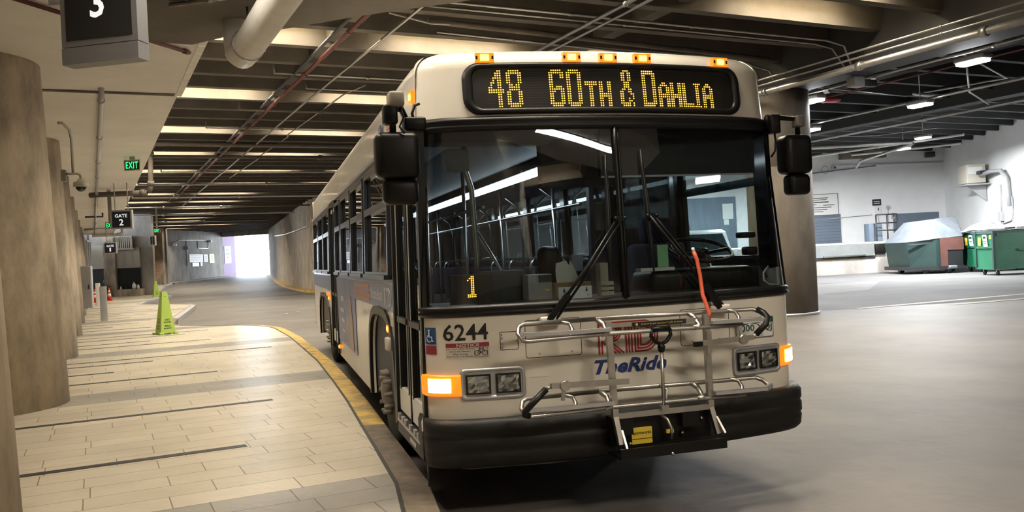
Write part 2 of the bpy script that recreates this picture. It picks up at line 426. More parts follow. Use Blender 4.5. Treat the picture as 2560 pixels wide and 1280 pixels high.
struct(mb.build('trim_20', M['gap']), 'dark joint between tiles and kerb')
# dark inlay strips in the paving
n = 30
for a, b1 in [(2.78,-1.955),(5.05,-1.33),(8.25,-1.5),(9.42,-2.80),(10.62,-2.2),(11.3,-.2),(14.2,-.9),(15.1,-2.0),(16.3,-1.2),(17.2,-.6),(20.0,-1.7),(21.3,-2.6),(22.6,-1.9),(23.8,-1.5),(26.2,-2.0),(28.0,-1.4),(29.3,-2.2),(32,-1.0),(34,-1.6),(37,-2),(40,-1.8)]:
    mb = MB().abox(a-.05, a+.05, -8.5, b1, .15, .1525)
    struct(mb.build('trim_%d' % n, M['strip']), 'dark inlay strip across the tiled sidewalk'); n += 1

# soffit over the sidewalk
mb = MB(); mb.abox(-14, 8.06, -9, -1.85, 4.0, 6.3); mb.abox(8.085, 51.6, -9, -1.85, 4.0, 6.3)
struct(mb.build('ceiling', M['soffit']), 'cream painted soffit over the sidewalk')
mb = MB()
for i in range(9):
    a = 4.95+i*.36
    mb.abox(a, a+.34, -1.88, -1.80, 3.985, 4.06+.012*random.random())
struct(mb.build('trim_70', M['soffit']), 'flaking cream lip on the soffit edge')
# deck above
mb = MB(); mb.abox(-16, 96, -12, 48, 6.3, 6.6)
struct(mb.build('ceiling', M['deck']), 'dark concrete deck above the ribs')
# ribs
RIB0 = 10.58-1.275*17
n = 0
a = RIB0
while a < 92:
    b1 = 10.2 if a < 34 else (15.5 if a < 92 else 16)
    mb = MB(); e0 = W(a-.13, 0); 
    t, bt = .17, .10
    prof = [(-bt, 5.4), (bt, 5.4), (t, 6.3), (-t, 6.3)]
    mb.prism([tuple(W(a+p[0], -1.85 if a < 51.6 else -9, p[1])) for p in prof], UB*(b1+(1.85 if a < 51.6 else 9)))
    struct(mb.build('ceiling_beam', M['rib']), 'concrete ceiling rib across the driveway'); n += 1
    a += 1.275
a = RIB0
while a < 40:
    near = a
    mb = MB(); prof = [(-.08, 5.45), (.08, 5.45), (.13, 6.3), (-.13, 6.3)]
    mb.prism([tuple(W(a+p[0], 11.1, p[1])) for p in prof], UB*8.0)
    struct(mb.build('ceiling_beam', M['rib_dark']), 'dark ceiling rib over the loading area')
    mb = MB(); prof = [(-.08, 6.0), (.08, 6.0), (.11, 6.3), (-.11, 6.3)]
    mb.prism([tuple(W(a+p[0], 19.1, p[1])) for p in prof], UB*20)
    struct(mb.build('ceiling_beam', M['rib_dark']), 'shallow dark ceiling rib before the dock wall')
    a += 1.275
# longitudinal beams between the ribs
for b, z in ((1.0, 5.5), (5.7, 5.5)):
    mb = MB().abox(-12, 60, b-.14, b+.14, z, 6.3)
    struct(mb.build('ceiling_beam', M['rib']), 'long concrete tie beam between ceiling ribs')
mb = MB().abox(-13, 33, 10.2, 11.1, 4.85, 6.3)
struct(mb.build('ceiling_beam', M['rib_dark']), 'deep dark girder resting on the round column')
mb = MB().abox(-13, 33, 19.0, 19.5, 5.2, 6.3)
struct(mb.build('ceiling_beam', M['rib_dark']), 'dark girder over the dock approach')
# curved dark beam over the walkway, near the camera
far = [(4.9,-2.6),(4.93,-1.98),(4.45,-1.65),(4.03,-1.15),(3.45,-.63),(2.77,.1),(2.0,.75),(1.0,1.35),(-.5,1.9),(-2.5,2.2)]
near = [(-2.5,1.0),(-.6,.7),(.5,.2),(1.4,-.5),(2.0,-1.0),(2.6,-1.5),(3.2,-2.0),(3.6,-2.6)]
mb = MB().prism([tuple(W(a, b, 3.9)) for a, b in far+near], (0, 0, 2.4))
struct(mb.build('ceiling_beam', M['rib']), 'curved brown concrete beam overhead')

# round pillars along the sidewalk
PILLARS = ['round concrete pillar on the sidewalk behind the viewer', 'nearest round concrete pillar, cut off by the left edge', 'large round mottled pillar left of the two long inlay strips', 'round pillar with the dome camera and its conduit',
    'fourth round pillar along the sidewalk from the viewer', 'fifth round pillar along the sidewalk from the viewer', 'sixth round pillar from the viewer, behind the grey cabinet', 'seventh round pillar along the sidewalk from the viewer', 'eighth round pillar along the sidewalk from the viewer', 'ninth round pillar along the sidewalk from the viewer', 'last round pillar of the sidewalk row']
for k in range(-2, 9):
    a = 6.8+6.02*k
    mb = MB(); c = W(a, -4.24 if k != -1 else -4.31, 0)
    mb.lathe([(.94, .0), (.80, 4.05)], c, n=40)
    struct(mb.build('column', M['concrete']), PILLARS[k+2])
for k in (0, 2):
    pass
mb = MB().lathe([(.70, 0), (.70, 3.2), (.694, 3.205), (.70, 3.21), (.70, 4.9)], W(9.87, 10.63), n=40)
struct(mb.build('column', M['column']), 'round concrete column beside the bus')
mb = MB().lathe([(.73, 0), (.73, .05), (.70, .06)], W(9.87, 10.63), n=40)
struct(mb.build('trim_80', M['alu']), 'metal band round the column foot')
mb = MB().lathe([(.48, .1), (.48, .9), (.47, .91), (.47, 5.6)], W(56.5, -.05), n=32)
struct(mb.build('column', M['concrete_grey']), 'round dark column at the far end of the sidewalk')
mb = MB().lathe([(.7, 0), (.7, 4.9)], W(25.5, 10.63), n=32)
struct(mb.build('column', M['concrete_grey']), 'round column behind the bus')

# ------------------------------------------------------------------ walls
def wall(p0, p1, z0, z1, name, m, lab, th=.3):
    p0 = Vector((*p0, 0)); p1 = Vector((*p1, 0)); u = (p1-p0); n = Vector((-u.y, u.x, 0)).normalized()*th
    mb = MB().prism([p0+UZ*z0, p1+UZ*z0, p1+n+UZ*z0, p0+n+UZ*z0], (0, 0, z1-z0))
    return struct(mb.build(name, m), lab)
def wframe(p0, p1):
    return Vector((p0[0], p0[1], 0)), math.atan2(p1[1]-p0[1], p1[0]-p0[0])
def wpt(fr, t, z=0.0, out=0.0):
    o, r = fr; return Vector((o.x+t*math.cos(r)+out*math.sin(r), o.y+t*math.sin(r)-out*math.cos(r), z))
LW = wframe((-10.87, 76.84), (-6.4, 88.05))          # long far wall
FL = wframe((-13.6, 56.2), (-9.0, 54.87))            # far left kiosk front
GW = wframe((-12.5, 75.5), (-8, 74.2))               # far door wall
BK = wframe((22.69, 34.33), (31.78, 31.69))          # dock back wall
RW = wframe((32.18, 31.84), (27.47, 22.4))           # dock right wall
def wseg(fr, t0, t1, z0, z1, name, m, lab, th=.3):
    a = wpt(fr, t0); b = wpt(fr, t1); return wall((a.x, a.y), (b.x, b.y), z0, z1, name, m, lab, th)
wseg(LW, -.2, 12.35, 0, 6.3, 'wall_far', M['concrete_grey'], 'long grey concrete wall left of the far exit')
mb = MB().prism([wpt(LW, -.2, .3), wpt(LW, 12.0, .3), wpt(LW, 12.0, .3, .9), wpt(LW, -.2, .3, .9)], (0, 0, .55))
# far sidewalk strip follows the ramp
mb = MB(); pts = []
for i in range(13):
    t = 12.0*i/12; q = wpt(LW, t); z = ramp(q.y-1)+.15
    pts.append([wpt(LW, t, z), wpt(LW, t, z, .9), wpt(LW, t, z-.3, .95)])
for i in range(12):
    a, b = pts[i], pts[i+1]; mb.add([a[0], b[0], b[1], a[1]], [(0,1,2,3)]); mb.add([a[1], b[1], b[2], a[2]], [(0,1,2,3)])
struct(mb.build('floor', M['concrete_grey']), 'narrow raised walk along the far wall')
mb = MB(); pa = [(-9.9,62,.15),(-9.7,62,.15),(-10.3,70,ramp(70)+.15),(-10.15,76.4,ramp(76)+.15),(-12.6,76.4,ramp(76)+.15),(-13.5,62,.15)]
mb.prism([(x,y,z-.4) for x,y,z in pa], (0,0,.4)); struct(mb.build('floor', M['concrete_grey']), 'far walk towards the grey door')
# far exit surround
wall((-6.35, 88.15), (-5.2, 90.6), 0, 6.3, 'wall_exit', M['purple'], 'purple painted pier left of the far exit')
wall((-1.75, 84.7), (-6.4, 88.2), 4.95, 6.3, 'wall_exit', M['concrete_grey'], 'concrete lintel over the far exit', th=-.4)
# right tunnel wall
rw_pts = [(1.9, 40), (.95, 43.8), (.4, 46.8), (-.05, 54), (-.55, 64), (-1.15, 75), (-1.75, 84.8)]
for i in range(len(rw_pts)-1):
    wall(rw_pts[i+1], rw_pts[i], -.1, 6.3, 'wall_tunnel', M['concrete'], 'stained concrete wall right of the driveway')
mb = MB()
for i in range(1, len(rw_pts)-1):
    a = Vector((*rw_pts[i], 0)); b = Vector((*rw_pts[i+1], 0)); t = (b-a).normalized(); nn = Vector((-t.y, t.x, 0))
    za, zb = ramp(a.y), ramp(b.y)
    mb.add([a+UZ*(za+.14), b+UZ*(zb+.14), b+nn*.45+UZ*(zb+.12), a+nn*.45+UZ*(za+.12), a+nn*.5+UZ*(za-.05), b+nn*.5+UZ*(zb-.05)], [(0,1,2,3),(3,2,5,4)])
struct(mb.build('trim_81', M['curb_yellow']), 'yellow kerb below the right tunnel wall')
# left enclosure
wseg((W(-14,-5.6), math.atan2(CS, -SN)), 0, 71.6, 0, 4.0, 'wall_left', M['concrete'], 'concrete wall behind the sidewalk pillars', th=.3)
wseg(FL, -2.5, 4.6, 0, 6.3, 'wall_kiosk', M['concrete_grey'], 'shaded wall at the far end of the sidewalk', th=.3)
wseg(GW, -2.5, 2.2, 0, 6.3, 'wall_door', M['concrete_grey'], 'shaded wall around the far grey door', th=.3)
wall((-13.2, 56), (-14.9, 76), 0, 6.3, 'wall_passage', M['concrete_grey'], 'wall of the passage behind the kiosk')
# dock walls
wseg(BK, -16, 10.0, 0, 6.3, 'wall_dock', M['whitewall'], 'white painted wall behind the loading dock', th=.3)
wseg(RW, -.1, 26, 0, 6.3, 'wall_right', M['whitewall'], 'white painted wall right of the green bins', th=.3)
mb = MB().prism([wpt(BK, 4.3, 5.45, .0), wpt(BK, 9.9, 5.35, 0), wpt(BK, 9.9, 5.35, .05), wpt(BK, 4.3, 5.45, .05)], (0, 0, .06))  # thin raised grey strip along the wall
struct(mb.build('trim_82', M['greypaint']), 'thin grey strip high on the dock wall')
wall((8.0, 39.0), (1.9, 40.2), 0, 6.3, 'wall_return', M['concrete_grey'], 'wall joining dock wall and tunnel', th=-.3)
wall((W(-14,-9).x, W(-14,-9).y), (W(-14,34).x, W(-14,34).y), 0, 6.3, 'wall_behind', M['concrete'], 'concrete wall behind the viewer', th=-.3)
wall((W(-14,34).x, W(-14,34).y), (wpt(RW, 25.8).x, wpt(RW, 25.8).y), 0, 6.3, 'wall_side', M['whitewall'], 'white wall closing the loading area', th=-.3)

# ================================================================== LAMPS
def down_light(t, sx, sy, e, col, z=-.01, sp=150):
    l = bpy.data.lights.new('lamp_glow', 'AREA'); l.shape = 'RECTANGLE'; l.size = sx; l.size_y = sy
    l.energy = e; l.color = col; l.spread = R(sp)
    o = bpy.data.objects.new('lamp_glow', l); COL.objects.link(o); o.parent = t; o.location = (0, 0, z)
def fluoro(a, b, L=2.4, z=5.78, m='tube', lab=None, rot=0, group=None, w=.12, e=115, col=(1,.90,.75)):
    t = thing('fluorescent_light', lab or 'fluorescent lamp mounted high between ceiling ribs', 'light', W(a, b, z), R(10)+rot, group or 'lamps between the ceiling ribs')
    MB().box(-L/2, L/2, -w, w, .06, .12).build('housing', M['greypaint'], t)
    mb = MB(); mb.box(-L/2+.03, L/2-.03, -.06, -.03, .0, .03); mb.box(-L/2+.03, L/2-.03, .03, .06, .0, .03)
    mb.build('tube', M[m], t)
    down_light(t, L, .16, e, col)
    return t
for k in range(-4, 15):
    a = 10.48+5.1*k-.42
    for b in (-.6, 3.2, 7.4):
        if k > 7 and b < 0 or k == 14: continue
        if k > 5 and b > 5 or k < -1 and b > 0: continue
        fluoro(a, b, e=125 if -2 < k < 3 else (320 if k < -2 else 115))
for k in (11, 12): fluoro(10.48+5.1*k-.42, 6.3)
fluoro(6.15, 7.9)
# soffit lamps behind the viewer, and an unseen one added over the sidewalk
def soffit_lamp(a, b, L=2.4, rot=math.pi/2, w=.03, e=75):
    t = thing('fluorescent_light', 'bare batten added under the soffit to brighten the sidewalk', 'light', W(a, b, 3.93), R(10)+rot, 'battens under the soffit')
    MB().box(-L/2, L/2, -w-.04, w+.04, .02, .05).build('housing', M['white'], t)
    MB().box(-L/2+.03, L/2-.03, -w, w, -.02, .02).build('tube', M['tube_w'], t)
    down_light(t, L, .1, e, (1,.88,.70), -.03)
    return t
soffit_lamp(1.2, -2.4, e=35)  # added batten, out of view, brightens the near sidewalk
# low curved soffit behind the viewer with its batten (mirrored in the windshield)
pts = [(-2.2,-4.2),(-3.9,-1.85),(-5.3,-.3),(-6.1,1.4),(-6.4,2.2),(-5.2,2.6),(-4.6,2.0),(-3.6,-.1),(-2.2,-1.85)]
struct(MB().prism([tuple(W(a, b, 3.95)) for a, b in pts], (0,0,2.4)).build('ceiling_beam', M['soffit']), 'curved cream beam behind the viewer')
d_ = W(-5.1,1.2)-W(-4.0,-.7)
t = soffit_lamp(-4.55, .25, 2.3, math.atan2(d_.y, d_.x)-R(10), .03, 150); t['label'] = 'white batten under the curved beam behind the viewer, mirrored in the windshield'
t = soffit_lamp(-6.2, 4.85, 1.0, R(20), .12, 60); t['label'] = 'short white lamp behind the viewer, mirrored in the driver side glass'
# white lamps over the dock
def dock_lamp(a, b, z, lab):
    e = 90 if b < 12 else (170 if b < 16 else {24.8: 1150, 27.2: 1150, 19.8: 600, 19: 320, 22: 850}.get(b, 400))
    t = thing('dock_light', lab, 'light', W(a, b, z), R(10)+math.pi/2)
    MB().rbox(-.30, .30, -.14, .14, .02, .12, .03, 2).build('housing', M['greypaint'], t)
    MB().rbox(-.27, .27, -.12, .12, -.03, .02, .02, 2).build('diffuser', M['dock_lamp'], t)
    down_light(t, .5, .25, e, (.96,.98,1), -.04, 180)
    MB().tube([(0,0,.12),(0,0,6.3-z)], .012, 6).build('stem', M['galv'], t)
for a, b, z, lab in [(5.86,11.6,4.7,'bright white lamp nearest the viewer on the upper conduit right of the bus'),(9.75,11.6,4.7,'white lamp half hidden by the column, upper of two at its edge'),
    (9.6,14.95,4.7,'bright white lamp in the middle of the loading area ceiling'),(13.44,15.31,4.7,'white lamp at the column edge just above the right mirror'),
    (17.2,24.8,5.2,'small white lamp near the dock wall, right of two'),(20.0,27.2,5.2,'small white lamp near the dock wall, left of two'),
    (17.3,15.3,4.7,'added dock lamp behind the round column'),(21.2,15.3,4.7,'added dock lamp over the far loading bay'),(22.5,19.8,5.0,'added dock lamp above the dock door'),  # lamps from here on are added to brighten the dock wall
    (25,19,5.0,'added dock lamp behind the bus'),(27.5,22,5.0,'added dock lamp near the tall blue grey door')]:
    dock_lamp(a, b, z, lab)

# ================================================================== THE BUS
bus = thing('bus', 'cream city bus with lit amber destination sign and bicycle rack', 'bus', (-.05, 0, 0))
HW = 1.245
def bez(p0, p1, p2, p3, t):
    return tuple((1-t)**3*a+3*(1-t)**2*t*b+3*(1-t)*t*t*c+t**3*d for a, b, c, d in zip(p0, p1, p2, p3))
half = [(i*.95/10, .085*(i/10)**2) for i in range(11)] + [bez((.95,.085),(1.09,.112),(1.245,.165),(1.245,.30), i/8) for i in range(1, 9)]
PLAN = [(-x, y) for x, y in half[:0:-1]] + half        # nose in plan, curb side to driver side
def plan_y(x):
    x = min(HW-1e-4, abs(x))
    for (x0, y0), (x1, y1) in zip(half, half[1:]):
        if x <= x1: return y0+(y1-y0)*(x-x0)/max(1e-6, x1-x0)
    return .3
def rake(z):
    if z < 1.25: return 0.0
    if z < 2.45: return .13*(z-1.25)/1.2
    return .13+.05*(z-2.45)/.4
def taper(z): return 1-.035*min(1, max(0, (z-1.25)/1.5))
def nose(x, z, out=0.0): return Vector((x, plan_y(x/taper(z))+rake(z)-out, z))
def nosep(i, z, out=0.0):
    x, y = PLAN[i]; k = (1+out/HW); return Vector((x*taper(z)*k, y+rake(z)-out*(1-min(1, abs(x)/HW)**6), z))
NP = len(PLAN)
def nose_sheet(mb, i0, i1, zs, out=0.0, th=.02):
    mb.grid(lambda i, z: nosep(int(i), z, out), range(i0, i1), zs)
    return mb
Nfn = lambda out: (lambda u, v: nose(u, v, out))
REAR = 12.15
# --- nose caps and roof
mb = MB()
nose_sheet(mb, 0, NP, [.60, .75, .9, 1.05, 1.18, 1.25])
mb.build('nose_panel', M['white'], bus)
mb = MB()
nose_sheet(mb, 0, NP, [2.40, 2.5, 2.6, 2.72])
def top(i, th):
    x, y = PLAN[int(i)]; c = 1-math.cos(th)
    return Vector((x*taper(2.72)*(1-.10*c), y+rake(2.72)+.16*c, 2.72+.14*math.sin(th)))
mb.grid(top, range(NP), [R(d) for d in range(0, 91, 10)])
mb.build('sign_hood', M['white'], bus)
mb = MB()
xs = [1-.10*(1-math.cos(R(d))) for d in range(0, 91, 15)]
prof = [(HW*taper(2.41), 2.41), (HW*taper(2.6), 2.58)] + [(HW*taper(2.72)*(1-.10*(1-math.cos(R(d)))), 2.72+.14*math.sin(R(d))) for d in range(0, 91, 10)] + [(.75, 2.885), (.4, 2.895), (0, 2.90)]
prof = [(-x, z) for x, z in prof] + [(x, z) for x, z in prof[-2::-1]]
mb.grid(lambda i, y: Vector((prof[int(i)][0], y, prof[int(i)][1]-(.02 if y < .5 else 0)-(.0))), range(len(prof)), [.40, .8, 3, 6, 9, REAR-.05])
mb.build('roof', M['white'], bus)
# rear
mb = MB(); mb.box(-HW, HW, REAR-.06, REAR, .45, 1.42); mb.box(-HW*.97, HW*.97, REAR-.06, REAR, 1.42, 2.80)
mb.build('rear_panel', M['white'], bus)
# --- sides
def side_x(z): return HW*taper(z)
def lower_side(sign, outline):
    mb = MB(); mb.prism([(sign*HW, y, z) for y, z in outline], (-sign*.03, 0, 0)); return mb
def arch(yc, r, zt, z0):
    n = 14; p = []
    for i in range(n+1):
        a = math.pi*i/n; c, s_ = math.cos(a), math.sin(a)
        p.append((yc-r*(abs(c)**.6)*(1 if c > 0 else -1), z0+(zt-z0)*(abs(s_)**.6)))
    return p
AF = arch(2.30, .76, 1.14, .38); AR = arch(9.30, 1.20, 1.06, .40)
left_a = [(1.44, 1.41), (1.44, .38)] + AF + [(6.62, .38), (6.62, 1.41)]
left_b = [(7.62, 1.41), (7.62, .40)] + AR + [(REAR, .48), (REAR, 1.41)]
lower_side(-1, left_a).build('side_panel', M['white'], bus)
lower_side(-1, left_b).build('side_panel', M['white'], bus)
right_a = [(.30, 1.41), (.30, .38)] + AF + AR + [(REAR, .48), (REAR, 1.41)]
lower_side(1, right_a).build('side_panel', M['white'], bus)
# wheel arch lips
for sgn, yc, r, zt in ((-1, 2.30, .76, 1.14), (-1, 9.30, 1.20, 1.06), (1, 2.3, .76, 1.14), (1, 9.3, 1.2, 1.06)):
    p0 = arch(yc, r, zt, .38); p1 = arch(yc, r+.07, zt+.07, .38); mb = MB()
    for i in range(len(p0)-1):
        q = [p0[i], p0[i+1], p1[i+1], p1[i]]
        mb.prism([(sgn*(HW-.01), y, z) for y, z in q], (sgn*.03, 0, 0))
    mb.build('wheel_arch', M['blackrubber'], bus)
    mb = MB(); pin = arch(yc, r+.02, zt+.02, .38)
    mb.grid(lambda i, x: Vector((sgn*x, pin[int(i)][0], pin[int(i)][1])), range(len(pin)), [HW-.02, .80])
    mb.build('wheel_well', M['charcoal'], bus)
# blue band, stripes, lettering on the curb side
sx = -HW-.004
def band(y0, y1, z0, z1, m, nm, k=0.0, lab=None):
    return MB().box(sx-.003-k, sx+.004, y0, y1, z0, z1).build(nm, M[m], bus, lab)
band(1.44, 4.30, 1.20, 1.405, 'stripe_blue', 'side_band', lab='blue band under the side windows')
band(4.30, 6.62, .60, 1.40, 'ad', 'advert_panel', lab='blue advertising panel with pale figure shapes')
band(7.62, REAR-.02, 1.20, 1.40, 'stripe_blue', 'side_band', lab='blue band behind the rear door')
for i in range(3): band(2.95, 4.25, 1.225+i*.058, 1.225+i*.058+.035, 'stripe_orange', 'side_stripe', .003, 'orange stripe on the blue band')
sfn = plane_fn((sx-.007, 0, 0), (0, -1, 0), (0, 0, 1))
mb = MB(); put_text(mb, 'Welcome Aboard', sfn, -2.82, 1.26, .78, .10, .02)
mb.build('side_lettering', M['pale'], bus)
mb = MB(); put_text(mb, 'RTD', sfn, -1.92, 1.225, .36, .15, .02); mb.build('side_logo', M['pale'], bus, 'pale letters on the blue band by the door')
mb = MB()
for (u, v, ww, hh) in [(-5.2,1.12,.34,.06),(-5.35,.98,.5,.05),(-5.2,.86,.4,.05),(-5.1,.74,.3,.04)]: rect(mb, sfn, u-.8, v, ww, hh)
mb.build('advert_lettering', M['pale'], bus)
mb = MB(); mb.add([sfn(-5.05,.62), sfn(-4.6,.62), sfn(-4.62,.95), sfn(-4.72,1.05), sfn(-4.74,1.2), sfn(-4.86,1.22), sfn(-4.92,1.08), sfn(-5.0,.95)], [tuple(range(8))])
mb.build('advert_figure', mat('advert_skin_tone', (.33,.22,.18), .4), bus)
mb = MB(); put_text(mb, 'LOW FLOOR', sfn, -3.55, 1.09, .32, .05, .01); mb.build('side_notice', M['bluegrey'], bus)
# flag and small emblem by the front of the roof side
ffn = plane_fn((-side_x(2.6)-.012, 0, 0), (0, -1, 0), (0, 0, 1))
mb = MB(); rect(mb, ffn, -1.60, 2.52, .32, .19); mb.build('flag_decal', M['sticker'], bus, 'stars and stripes decal')
mb = MB(); f2 = plane_fn((-side_x(2.6)-.014, 0, 0), (0, -1, 0), (0, 0, 1))
for i in range(7): rect(mb, f2, -1.60, 2.52+i*.19/6.5, .32 if i < 4 else .2, .19/13)
mb.build('flag_stripes', M['red_ink'], bus)
mb = MB(); f3 = plane_fn((-side_x(2.6)-.016, 0, 0), (0, -1, 0), (0, 0, 1)); rect(mb, f3, -1.40, 2.61, .12, .10); mb.build('flag_canton', M['blue_ink'], bus)
mb = MB(); rect(mb, ffn, -2.08, 2.55, .22, .11); mb.build('roof_emblem', M['sticker'], bus)
mb = MB(); rect(mb, f2, -2.07, 2.558, .2, .095); mb.build('emblem_field', M['blue_ink'], bus)
mb = MB(); put_text(mb, 'H', f3, -2.02, 2.57, .09, .07, .02); mb.build('emblem_letter', M['sticker'], bus)

# --- window zone, both sides
LWIN = [(1.62,3.10),(3.28,4.42),(4.56,5.68),(5.84,6.60),(7.72,8.96),(9.10,10.18),(10.34,11.75)]
RWIN = [(.48,1.62),(1.80,3.10),(3.28,4.42),(4.56,5.86),(6.02,7.5),(7.66,8.96),(9.10,10.18),(10.34,11.75)]
def side_zone(sgn, wins, y0, skip=None):
    fn = lambda y, z, o=0.0: Vector((sgn*(side_x(z)+o), y, z))
    mb = MB()
    def slab(ya, yb, za, zb):
        mb.prism([fn(ya, za), fn(yb, za), fn(yb, zb), fn(ya, zb)], (-sgn*.04, 0, 0))
    edges = [y0]+[e for w_ in wins for e in w_]+[REAR]
    for i in range(0, len(edges), 2):
        if skip and edges[i] < skip[0] < edges[i+1]:
            slab(edges[i], skip[0], 1.47, 2.34); slab(skip[1], edges[i+1], 1.47, 2.34)
        else: slab(edges[i], edges[i+1], 1.47, 2.34)
    if skip:
        for a, b in ((y0, skip[0]), (skip[1], REAR)): slab(a, b, 1.41, 1.47)
    else: slab(y0, REAR, 1.41, 1.47)
    slab(y0, REAR, 2.34, 2.415)
    mb.build('window_band', M['blackgloss'], bus)
    for ya, yb in wins:
        mb = MB()
        for (za, zb, tt) in ((1.47, 2.34, .035),):
            for (p, q) in (((ya, za),(yb, za)),((yb, za),(yb, zb)),((yb, zb),(ya, zb)),((ya, zb),(ya, za)),((ya, 2.02),(yb, 2.02))):
                A = fn(*p, .012); B = fn(*q, .012)
                mb.bar(A, B, .045 if p[1] != 2.02 or q[1] != 2.02 else .06, .03, (1,0,0))
        mb.bar(fn(ya+.02, 1.455, .02), fn(yb-.02, 1.455, .02), .035, .06, (1,0,0))
        f = mb.build('side_window', M['winframe'], bus)
        g = MB(); g.prism([fn(ya+.02, 1.49, -.005), fn(yb-.02, 1.49, -.005), fn(yb-.02, 2.32, -.005), fn(ya+.02, 2.32, -.005)], (-sgn*.006, 0, 0))
        g.build('pane', M['glass_side'] if not (sgn > 0 and ya < 1) else M['glass_clear'], f)
side_zone(-1, LWIN, 1.44, (6.62, 7.62))
side_zone(1, RWIN, .32)
# aluminium drip rail over the windows
mb = MB().bar((-side_x(2.43)-.015, .5, 2.43), (-side_x(2.43)-.015, REAR, 2.43), .03, .02, (1,0,0)); mb.build('drip_rail', M['alu'], bus)

# --- doors
def door(y0, y1, z0, z1, nm):
    d = MB(); X = -HW
    fn = lambda y, z, o=0.0: Vector((-(HW*taper(z))+o, y, z))
    for (p, q) in (((y0, z0),(y0, z1)),((y1, z0),(y1, z1)),((y0, z1),(y1, z1))):
        d.bar(fn(*p), fn(*q), .06, .05, (1,0,0))
    fr = d.build(nm, M['blackrubber'], bus)
    ym = (y0+y1)/2
    for (a, b) in ((y0+.04, ym-.012), (ym+.012, y1-.04)):
        lf = MB()
        def bar(p, q, w_=.065): lf.bar(fn(*p, .02), fn(*q, .02), .035, w_, (0,1,0) if p[0]==q[0] else (0,0,1))
        zb = z0+.10; zt = z1-.06
        for y in (a+.03, b-.03):
            lf.prism([fn(y-.03, zb, .0), fn(y+.03, zb, .0), fn(y+.03, zt, .0), fn(y-.03, zt, .0)], (.035, 0, 0))
        lf.prism([fn(a, zb, 0), fn(b, zb, 0), fn(b, zb+.17, 0), fn(a, zb+.17, 0)], (.035, 0, 0))
        lf.prism([fn(a, zt-.06, 0), fn(b, zt-.06, 0), fn(b, zt, 0), fn(a, zt, 0)], (.035, 0, 0))
        lf.build('door_leaf', M['cream_trim'], fr)
        MB().prism([fn(a+.06, zb+.17, .02), fn(b-.06, zb+.17, .02), fn(b-.06, zt-.05, .02), fn(a+.06, zt-.05, .02)], (.006, 0, 0)).build('pane', M['glass_door'], fr)
        rb = MB()
        for y in (a+.075, b-.075):
            rb.prism([fn(y-.016, zb+.16, -.004), fn(y+.016, zb+.16, -.004), fn(y+.016, zt-.05, -.004), fn(y-.016, zt-.05, -.004)], (.03, 0, 0))
        rb.prism([fn(a+.06, 1.14, -.006), fn(b-.06, 1.14, -.006), fn(b-.06, 1.18, -.006), fn(a+.06, 1.18, -.006)], (.03, 0, 0))
        rb.build('pane_gasket', M['blackrubber'], fr)
    MB().prism([fn(ym-.014, z0+.08, -.01), fn(ym+.014, z0+.08, -.01), fn(ym+.014, z1-.05, -.01), fn(ym-.014, z1-.05, -.01)], (.04, 0, 0)).build('edge_seal', M['blackrubber'], fr)
    return fr
fd = door(.31, 1.43, .40, 2.40, 'front_door')
st = MB(); st.box(-HW-.0, -HW+.5, .32, 1.42, .36, .42); st.box(-HW-.02, -HW+.02, .32, 1.42, .34, .48); st.build('door_step', M['charcoal'], bus)
mb = MB(); mb.box(-HW-.028, -HW-.02, .45, 1.38, .425, .445); mb.box(-HW-.026, -HW-.02, .62, .86, .37, .40); mb.build('step_edge', M['alu'], bus)
for y in (.5,.62,.80,1.0,1.12,1.28): MB().box(-HW-.03, -HW-.01, y, y+.06, .45, .485).build('door_hinge', M['alu'], bus)
door(6.64, 7.60, .40, 2.40, 'rear_door')

# --- wheels
def wheel(x, y, sgn, dual=False):
    w_ = .30 if not dual else .58
    t = MB(); xo = x
    prof = [(.30, 0), (.40, .0), (.455, .012), (.488, .04), (.495, .07), (.495, w_-.06), (.48, w_-.02), (.40, w_), (.30, w_)]
    if sgn < 0: prof = [(r, h) for r, h in prof]
    t.lathe([(r, -sgn*h) for r, h in prof], (x, y, .495), 'X', 40)
    o = t.build('wheel', M['tire'], bus)
    rm = MB()
    d = .02 if not dual else .14
    rm.lathe([(.305, -sgn*.01), (.285, -sgn*.012), (.27, -sgn*(.05)), (.20, -sgn*(d+.02)), (.13, -sgn*(d*.2)), (.11, sgn*.05 if not dual else -sgn*.05), (.085, sgn*.07 if not dual else -sgn*.03), (0.0, sgn*.075 if not dual else -sgn*.03)], (x, y, .495), 'X', 32)
    rm.build('rim', M['rim'], o)
    for k in range(10):
        a = 2*math.pi*k/10
        c = Vector((x, y+.168*math.cos(a), .495+.168*math.sin(a)))
        MB().lathe([(.024, -sgn*.03), (.024, sgn*.035), (.018, sgn*.05), (.018, sgn*.075), (0.0, sgn*.08)], c, 'X', 8).build('wheel_nut', M['rim'], o)
wheel(-1.19, 2.30, -1); wheel(1.16, 2.30, 1); wheel(-1.16, 9.30, -1, True); wheel(1.10, 9.30, 1, True)
mb = MB(); mb.box(-1.16, -1.14, 1.52, 1.60, .22, .62); mb.build('mud_flap', M['blackrubber'], bus)
mb = MB(); mb.box(-1.0, 1.0, .3, 12.0, .30, .40); mb.box(-.7,.7,4.5,8,.26,.32); mb.build('underfloor', M['charcoal'], bus)

